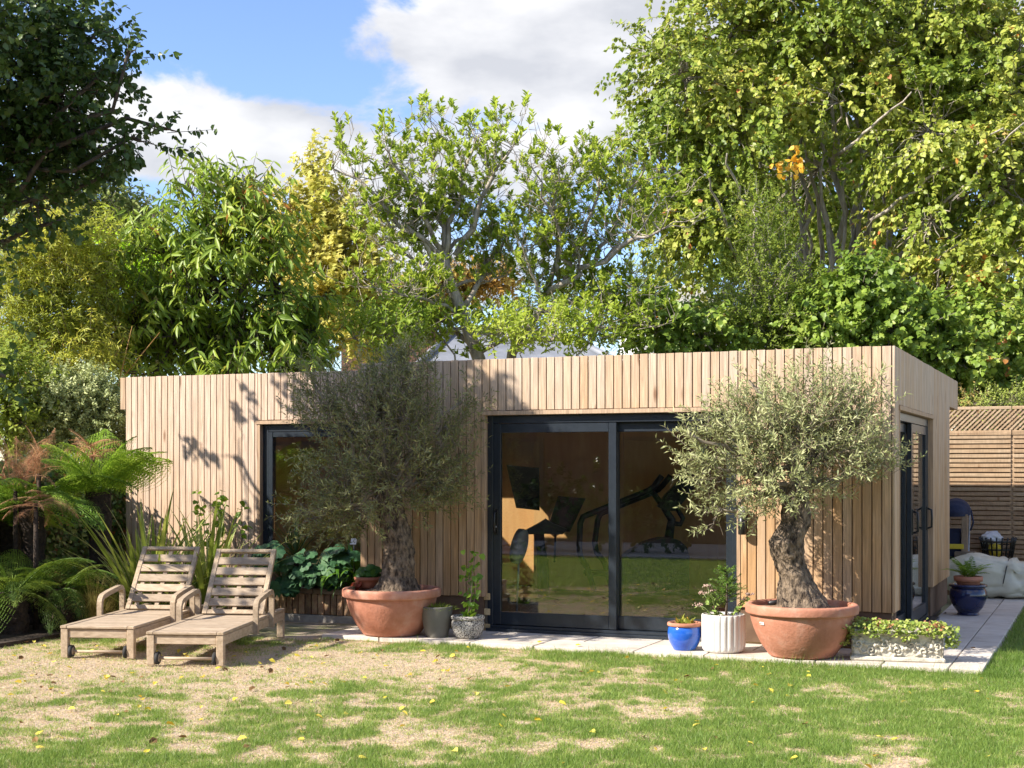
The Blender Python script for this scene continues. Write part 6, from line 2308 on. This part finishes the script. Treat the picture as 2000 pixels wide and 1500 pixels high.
L_ = [plobe(10, 730, 60, 60, 16.6, .5), plobe(60, 760, 50, 45, 16.4, .4), plobe(-40, 800, 80, 80, 16.4, .5), plobe(20, 830, 60, 50, 16.2, .4)]
shrub('holly_shrub', 'dark evergreen shrub at the left edge below the bamboo', 'shrub', L_, 620, 12, .26, .06, .035, 'leaf', ML_SMALL, base_at(10, 16.5), .04, M_BARK_DARK, .004, every=4)
# bright lime green shrub, variegated shrub, far trees
L_ = [plobe(205, 525, 50, 38, 22, .4), plobe(270, 515, 50, 40, 22, .4), plobe(310, 560, 50, 50, 22, .4)]
shrub('golden_robinia', 'vivid lime green shrub left of the chestnut', 'shrub', L_, 300, 14, .32, .085, .05, 'leaf', ML_BRIGHT, base_at(250, 22), .05, M_BARK_DARK, .004, every=3, out=.8, up=.2, leafdroop=.3, flat=.5)
dp = 16.7
L_ = [plobe(130, 790, 75, 65, dp, .45), plobe(200, 820, 60, 80, dp, .4), plobe(90, 850, 70, 60, dp, .4), plobe(180, 760, 40, 40, dp, .3, .6), plobe(215, 890, 40, 60, dp, .3)]
shrub('variegated_shrub', 'pale cream variegated shrub left of the cedar corner', 'shrub', L_, 2300, 17, .17, .036, .019, 'leaf', ML_PITTO, base_at(160, dp), .03, M_BARK_DARK, .002, every=4, out=.8, up=.2, leafdroop=.2, flat=.3)
L_ = [plobe(210, 420, 70, 50, 34, 1.0), plobe(260, 450, 50, 50, 34, .8), plobe(150, 450, 70, 60, 34, 1), plobe(60, 430, 80, 90, 34, 1.0), plobe(150, 330, 50, 70, 34, .8, .6)]
shrub('far_birch', 'loose greyish green tree far behind the bamboo', 'tree', L_, 1000, 14, .55, .13, .075, 'diamond', ML_FAR, base_at(200, 34), .12, M_BARK_GREY, .008, every=2, out=.5, up=.5)
L_ = [plobe(900, 555, 45, 28, 46, .8), plobe(960, 545, 40, 26, 46, .8), plobe(840, 570, 40, 26, 46, .7), plobe(820, 600, 60, 40, 46, .8)]
shrub('autumn_tree', 'orange tinted tree far behind the strawberry tree', 'tree', L_, 520, 14, .55, .17, .12, 'diamond', ML_ORANGE, base_at(900, 46), .12, M_BARK_DARK, .01, every=4)
L_ = [plobe(1130, 590, 60, 40, 48, 1), plobe(1230, 600, 70, 50, 48, 1), plobe(1060, 600, 60, 30, 48, 1), plobe(720, 620, 70, 40, 48, 1), plobe(420, 650, 200, 60, 48, 1), plobe(1300, 560, 60, 80, 48, 1)]
shrub('far_conifer', 'grey green conifer far behind at the centre right', 'tree', L_, 900, 14, .6, .2, .06, 'diamond', ML_FAR, base_at(1200, 48), .12, M_BARK_DARK, .01, every=4)

# shaded pear tree: trunk beyond the left fence, crown leaning into the picture
tb = Vector((-11.4, 9.2, 0))
C_ = lambda x, y, z: Vector((x, y, z))
dk = 13.2
L_ = [(C_(-9.6, 8.0, 5.0), (1.2, 1.2, .95), .8), (C_(-9.9, 8.9, 5.4), (1.3, 1.2, 1.1), .8), (C_(-9.2, 8.3, 5.0), (.9, .9, .8), .8), (C_(-11.1, 10.2, 4.2), (.5, .5, .4), .11), (C_(-10.75, 9.9, 4.7), (.5, .45, .35), .12), (C_(-10.9, 7.3, 4.5), (.75, .7, .5), .45), (C_(-11.7, 7.6, 4.4), (.6, .6, .5), .35), (C_(-9.1, 8.9, 5.5), (.8, .8, .6), .6),
      plobe(40, 130, 120, 120, dk, .9), plobe(120, 40, 95, 85, dk, .7), plobe(110, 190, 110, 80, dk - .3, .7), plobe(45, 290, 100, 80, dk, .6), plobe(140, 290, 95, 62, dk, .5), plobe(60, 390, 80, 55, dk - .2, .5, .8),
      plobe(-60, 300, 80, 110, dk, .4, .5), plobe(205, 140, 50, 30, dk - .4, .2, .8), plobe(250, 105, 30, 30, dk - .4, .15, .7), plobe(255, 270, 60, 20, dk - .4, .2, .9), plobe(325, 252, 36, 14, dk - .4, .12, .9),
      plobe(190, 60, 50, 34, dk, .3, .4), plobe(200, 345, 50, 22, dk - .2, .2, .35), plobe(120, 430, 55, 26, dk - .2, .2, .3), plobe(5, 470, 40, 45, dk - .3, .3, .3), plobe(0, 600, 35, 50, dk - .5, .25, .22), plobe(10, 735, 40, 35, dk - .6, .25, .25)]
pear, _ = shrub('pear_tree', 'shaded pear tree reaching in from the upper left', 'tree', L_, 3000, 12, .27, .064, .052, 'heart', ML_DARK, tuple(tb), .075, M_BARK_DARK, .004,
                stems=[tb + Vector((.3, .1, 2.8)), tb + Vector((.5, .4, 3.6))], every=2, out=.9, up=.15, leafdroop=.45, flat=.3, shell=1.9)

# ================================================================== HOUSES
def build_neighbour():
    d = 36.0
    c = at(1000, d, 0)
    t = thing('neighbour_house', 'neighbour house with pale slate roof behind the trees', 'house', c, TH)
    M = local(t)
    k = d / FPX

    def XZ(px, py):
        return ((px - 1000) * k, CAMZ + (HOR - py) * k)
    x0, x1 = XZ(800, 0)[0], XZ(1250, 0)[0]
    ze, zr = XZ(0, 730)[1], XZ(0, 632)[1]
    MB(M).box((x0 + .2, .3, 0), (x1 - .2, 5, ze - .01)).build('wall', M_RENDERW, t)
    m = MB(M)
    xa, xb = XZ(905, 0)[0], XZ(1030, 0)[0]
    m.add([(x0, 0, ze), (x1, 0, ze), (xb + .9, 2.6, zr), (xa - .4, 2.6, zr), (x0, 5.2, ze), (x1, 5.2, ze)],
          [(0, 1, 2, 3), (3, 2, 5, 4), (0, 3, 4), (1, 5, 2), (0, 4, 5, 1)])
    roof = m.build('roof', M_SLATE, t)
    m = MB(M)
    m.tube([(x1, -.02, ze + .03), (xb + .9, 2.58, zr + .04)], .10, 6)
    m.tube([(xa - .4, 2.58, zr + .05), (xb + .9, 2.58, zr + .05)], .10, 6)
    m.tube([(x0, -.02, ze + .03), (xa - .4, 2.58, zr + .04)], .10, 6)
    m.build('ridge_tiles', M_SLATE, roof)
    cx, cz = XZ(1012, 645)
    MB(M).box((cx - .3, 2.2, zr - .5), (cx + .3, 2.9, zr + .25), .02).build('chimney', M_RENDERW, roof)
    t2 = thing('brick_gable_house', 'red brick gable with white window glimpsed left of the centre tree', 'house', at(760, 38, 0), TH)
    M2 = local(t2)
    k = 38 / FPX
    zt = CAMZ + (HOR - 590) * k
    m = MB(M2)
    m.add([(-1.3, 0, 0), (1.3, 0, 0), (1.3, 0, zt - .9), (0, 0, zt), (-1.3, 0, zt - .9), (-1.3, 5, 0), (1.3, 5, 0), (1.3, 5, zt - .9), (0, 5, zt), (-1.3, 5, zt - .9)],
          [(0, 1, 2, 3, 4), (9, 8, 7, 6, 5), (0, 5, 6, 1), (1, 6, 7, 2), (2, 7, 8, 3), (3, 8, 9, 4), (4, 9, 5, 0)])
    m.build('wall', M_REDBRICK, t2)
    w = MB(M2).box((-.45, -.05, zt - 2.0), (.45, .0, zt - .9), .01).build('window', M_WHITE, t2)
    MB(M2).box((-.38, -.06, zt - 1.93), (.38, -.052, zt - .97)).build('pane', M_SCREEN, w)
    t3 = thing('white_gable_house', 'white walled house glimpsed through the leaves right of centre', 'house', at(1330, 34, 0), TH)
    M3 = local(t3)
    k = 34 / FPX
    zt = CAMZ + (HOR - 545) * k
    m = MB(M3)
    m.add([(-1.1, 0, 0), (1.1, 0, 0), (1.1, 0, zt - .7), (.3, 0, zt), (-1.1, 0, zt - .9), (-1.1, 5, 0), (1.1, 5, 0), (1.1, 5, zt - .7), (.3, 5, zt), (-1.1, 5, zt - .9)],
          [(0, 1, 2, 3, 4), (9, 8, 7, 6, 5), (0, 5, 6, 1), (1, 6, 7, 2), (2, 7, 8, 3), (3, 8, 9, 4), (4, 9, 5, 0)])
    m.build('wall', M_RENDERW, t3)


build_neighbour()


def build_home():
    """the house whose terrace the viewer stands on: it only shows as a dark reflection in the glass"""
    t = thing('home_house', 'shaded brick house reflected dimly in the sliding door glass', 'house', (-5, -3.5, 0))
    MB().box((-30, -9, 0), (4, -3.5, 4.6)).build('wall', M_REDBRICK, t)
    for x in (-25.3, -22.1, -18.9, -15.7, -12.5, -9.3, -6.1, -2.9, .3):
        for z in (.2, 2.7):
            w = MB().box((x, -3.49, z), (x + 1.5, -3.44, z + (2.0 if z < 1 else 1.3)), .01).build('window', M_ALU, t)
            MB().box((x + .08, -3.438, z + .08), (x + 1.42, -3.43, z + (1.92 if z < 1 else 1.22))).build('pane', M_SCREEN, w)
    m = MB()
    m.add([(-30.3, -3.2, 4.6), (4.3, -3.2, 4.6), (4.3, -6.3, 6.6), (-30.3, -6.3, 6.6), (-30.3, -9.3, 4.6), (4.3, -9.3, 4.6)], [(0, 1, 2, 3), (3, 2, 5, 4), (0, 3, 4), (1, 5, 2), (0, 4, 5, 1)])
    m.build('roof', M_SLATE, t)
    L_ = [(Vector((x, -.15, .75)), (.75, .45, .75), 1) for x in np.arange(-22, -3.2, .9)]  # invented hedge, put here so the glass mirrors something dark
    shrub('reflection_hedge', 'dark hedge added behind the viewer to darken the door glass reflection', 'hedge', L_, 1000, 12, .25, .08, .06, 'heart', ML_DARK, (-9, -.2, 0), .03, M_BARK_DARK, .004, every=6, limbs=False)
    g = MB().box((-30, -3.4, -.05), (8, .9, .02)).build('terrace', M_PAVE, kind='structure')


build_home()


# ================================================================== SIDE PATH THINGS
def build_bag():
    c = at(1942, 16.55, .03)
    t = thing('tarpaulin_sack', 'large cream tarpaulin sack slumped at the end of side path', 'sack', c)
    n, m = 60, 96
    th = np.linspace(0, math.pi, n)[:, None]
    ph = np.linspace(0, 2 * math.pi, m, endpoint=False)[None]
    sg = lambda v, e: np.sign(v) * np.abs(v) ** e
    X = sg(np.sin(th), .55) * sg(np.cos(ph), .65) * .58
    Y = sg(np.sin(th), .55) * sg(np.sin(ph), .65) * .34
    Z = .30 + sg(np.cos(th), .6) * .30 * np.ones_like(ph)
    V = np.stack([X, Y, Z], -1)
    low = fbm(V * 2.6 + 4, 3, 3) - .5
    crease = np.abs(fbm(V * [5, 5, 4] + 9, 3, 6) - .5)
    Nn = unit(V - np.array([0, 0, .25]))
    V = V + Nn * (low * .16 - np.clip(.07 - crease, 0, 1) * .35)[..., None]
    V[..., 2] += .06 * np.exp(-((V[..., 0] + .25) / .25) ** 2) * (V[..., 2] > .3) - .05 * (V[..., 0] > .25) * (V[..., 2] > .3)
    # cinch of the tie cord
    k = np.exp(-((V[..., 0] - .12 - .15 * (V[..., 2] - .3)) / .04) ** 2)
    V = V - Nn * (k * .035)[..., None]
    V[..., 2] = np.clip(V[..., 2], 0, None) * .78
    V = V.reshape(-1, 3) + np.array(c)
    F = []
    kk = np.arange(m)
    for i in range(n - 1):
        F.append(np.stack([i * m + kk, i * m + (kk + 1) % m, (i + 1) * m + (kk + 1) % m, (i + 1) * m + kk], -1))
    place(arrays_mesh('sack', V, np.concatenate(F), M_TARP, smooth=True), 'sack', t)
    pts = []
    for i in range(15):
        a = R(200) - R(190) * 0 + R(-100 + 14 * i)
        z = .30 + .31 * math.sin(R(-60 + 11 * i))
        y = -.345 * max(.0, math.cos(R(-60 + 11 * i))) ** .6
        pts.append(c + Vector((.13 + .15 * (z - .3), y + .005, z * .78)))
    MB().tube(pts, .006, 6).build('tie_cord', M_BLACK, t)


build_bag()


def build_basket():
    c = at(1949, 17.3, .02)
    t = thing('fire_basket', 'black iron fire basket filled with sacks behind the cream tarpaulin', 'basket', c)
    H0, H1 = .38, .68
    for k in range(20):
        a = 2 * math.pi * k / 20
        p = Vector((math.cos(a) * .20, math.sin(a) * .20, 0))
        MB().tube([c + p * .8 + Vector((0, 0, H0)), c + p + Vector((0, 0, H1 - .06)), c + p * 1.10 + Vector((0, 0, H1))], .011, 6).build('bar', M_BLACK, t)
    for z, r in ((H0 + .02, .165), (H0 + .15, .185), (H1 - .05, .205)):
        pts = [c + Vector((math.cos(2 * math.pi * k / 28) * r, math.sin(2 * math.pi * k / 28) * r, z)) for k in range(29)]
        MB().tube(pts, .010, 6, cap=False).build('hoop', M_BLACK, t)
    for k in range(3):
        a = 2 * math.pi * k / 3 + .4
        MB().tube([c + Vector((math.cos(a) * .16, math.sin(a) * .16, H0 + .02)), c + Vector((math.cos(a) * .22, math.sin(a) * .22, 0))], .013, 6).build('leg', M_BLACK, t)

    def lump(name, off, r, mat, seed, lab, cat):
        n, m = 22, 36
        th = np.linspace(.02, math.pi - .02, n)[:, None]
        ph = np.linspace(0, 2 * math.pi, m, endpoint=False)[None]
        V = np.stack([np.sin(th) * np.cos(ph), np.sin(th) * np.sin(ph), np.cos(th) * np.ones_like(ph)], -1)
        V = V * (.75 + .6 * np.abs(fbm(V * 2.2 + seed, 3, seed) - .3))[..., None] * np.array(r)
        V = V.reshape(-1, 3) + np.array(c + Vector(off))
        kk = np.arange(m)
        F = np.concatenate([np.stack([i * m + kk, i * m + (kk + 1) % m, (i + 1) * m + (kk + 1) % m, (i + 1) * m + kk], -1) for i in range(n - 1)])
        o = place(arrays_mesh(name, V, F, mat, smooth=True), name)
        tag(o, lab, cat)
    lump('plastic_sack', (-.07, -.02, H1 - .02), (.14, .14, .10), M_PLASTIC, 3, 'crumpled pale plastic sack on top of the fire basket', 'sack')
    lump('yellow_bag', (-.03, -.08, H0 + .14), (.10, .08, .10), M_YELLOW, 6, 'yellow bag showing between the bars of the fire basket', 'bag')


build_basket()


def build_pushchair():
    c = at(1868, 17.0, .02)
    t = thing('pushchair', 'pushchair with navy hood half hidden behind the cedar side wall', 'pushchair', c)
    n, m = 18, 24
    V, F = [], []
    for i in range(n + 1):
        a = R(-10 + 150 * i / n)
        for k in range(m + 1):
            u = -1 + 2 * k / m
            r = .21 * math.sqrt(max(.02, 1 - .92 * u * u)) * (1 + .03 * math.sin(a * 14))
            V.append((c.x + u * .17, c.y - math.cos(a) * r, c.z + .98 + math.sin(a) * r * .9))
    for i in range(n):
        for k in range(m):
            q = i * (m + 1) + k
            F.append((q, q + 1, q + m + 2, q + m + 1))
    MB().add(V, F, True).build('hood', M_NAVYCLOTH, t)
    MB(Matrix.Translation(c)).box((-.14, -.10, .42), (.10, .14, .80), .05).build('seat_bag', M_NAVYCLOTH, t)
    m_ = MB()
    for x in (-.16, .14):
        m_.tube([c + Vector((x, -.2, .17)), c + Vector((x, 0, .55)), c + Vector((x, .22, 1.05))], .012, 8)
        m_.tube([c + Vector((x, .22, .17)), c + Vector((x, 0, .55))], .012, 8)
    m_.tube([c + Vector((-.16, .22, 1.05)), c + Vector((.14, .22, 1.05))], .014, 8)
    m_.build('frame', M_STEEL, t)
    MB().tube([c + Vector((.17, .0, 1.02)), c + Vector((.20, -.04, .88)), c + Vector((.165, -.02, .78))], .012, 6).build('strap', M_NAVYCLOTH, t)
    MB(Matrix.Translation(c)).box((-.10, -.16, .56), (.10, -.145, .62), .004).build('yellow_panel', M_YELLOW, t)
    for x in (-.17, .15):
        for y in (-.2, .22):
            pts = [c + Vector((x, y + .14 * math.cos(2 * math.pi * k / 24), .155 + .14 * math.sin(2 * math.pi * k / 24))) for k in range(25)]
            MB().tube(pts, .014, 8, cap=False).build('wheel', M_RUBBER, t)
    # timber post on a foot next to it
    c2 = at(1884, 16.85, .02)
    p = thing('parasol_stand', 'brown timber post on a block foot beside the pushchair', 'stand', c2)
    MB(Matrix.Translation(c2)).box((-.035, -.035, .12), (.035, .035, .98), .005).build('post', M_OLDFENCE, p)
    MB(Matrix.Translation(c2)).box((-.17, -.14, 0), (.17, .14, .119), .008).build('foot', M_OLDFENCE, p)
    MB(Matrix.Translation(c2)).box((-.11, -.10, .46), (.13, .10, .53), .006).build('ledge', M_OLDFENCE, p)


build_pushchair()

# ================================================================== FALLEN LEAVES
fm = [MB().add([(v * .8, u - .5, h * 1.6 + .02) for u, v, h in TEMPL[k][0]], TEMPL[k][1]).mesh('fallen_leaf', m) for k, m in (('heart', ML_FALLY), ('leaf', ML_FALLY), ('leaf', ML_FALLB))]
rr = random.Random(21)
cnt = 0
while cnt < 210:
    d = rr.uniform(7.1, 12.6)
    px = rr.uniform(5, 1950)
    if rr.random() < px / 2300: continue
    p = at(px, d, 0)
    if p.y > 11.05 and -6.63 < p.x < -.87: continue
    if p.y > 12.0: continue
    if rr.random() > .35 + .65 * math.exp(-((d - 10.6) / 1.5) ** 2): continue
    brown = rr.random() < .25
    z = .006 + float(fbm(np.array([[p.x, p.y]]) * .9, 3, 2)[0] - .5) * .025
    o = place(fm[2] if brown else fm[rr.randrange(2)], 'fallen_leaf', loc=(p.x, p.y, z + .006), rot=(rr.gauss(0, .35), rr.gauss(0, .35), rr.random() * 6.28), scale=rr.uniform(.028, .058))
    tag(o, 'curled brown fallen leaf lying on the lawn' if brown else 'small yellow fallen leaf lying on the lawn', 'leaf', 'brown leaves scattered over the lawn' if brown else 'yellow leaves scattered over the lawn')
    cnt += 1
for px, py in ((990, 1250), (1055, 1256), (1330, 1262), (1130, 1262), (1820, 1222), (1870, 1256), (1845, 1200), (1900, 1268)):
    d = FPX * (CAMZ - .035) / (py - HOR)
    p = at(px, d, .046)
    o = place(fm[2] if px > 1800 else fm[0], 'fallen_leaf', loc=p, rot=(.2, .2, px), scale=.05)
    tag(o, 'brown fallen leaf lying on the pale side path' if px > 1800 else 'yellow fallen leaf lying on the pale patio', 'leaf', 'leaves on the side path' if px > 1800 else 'leaves on the patio')
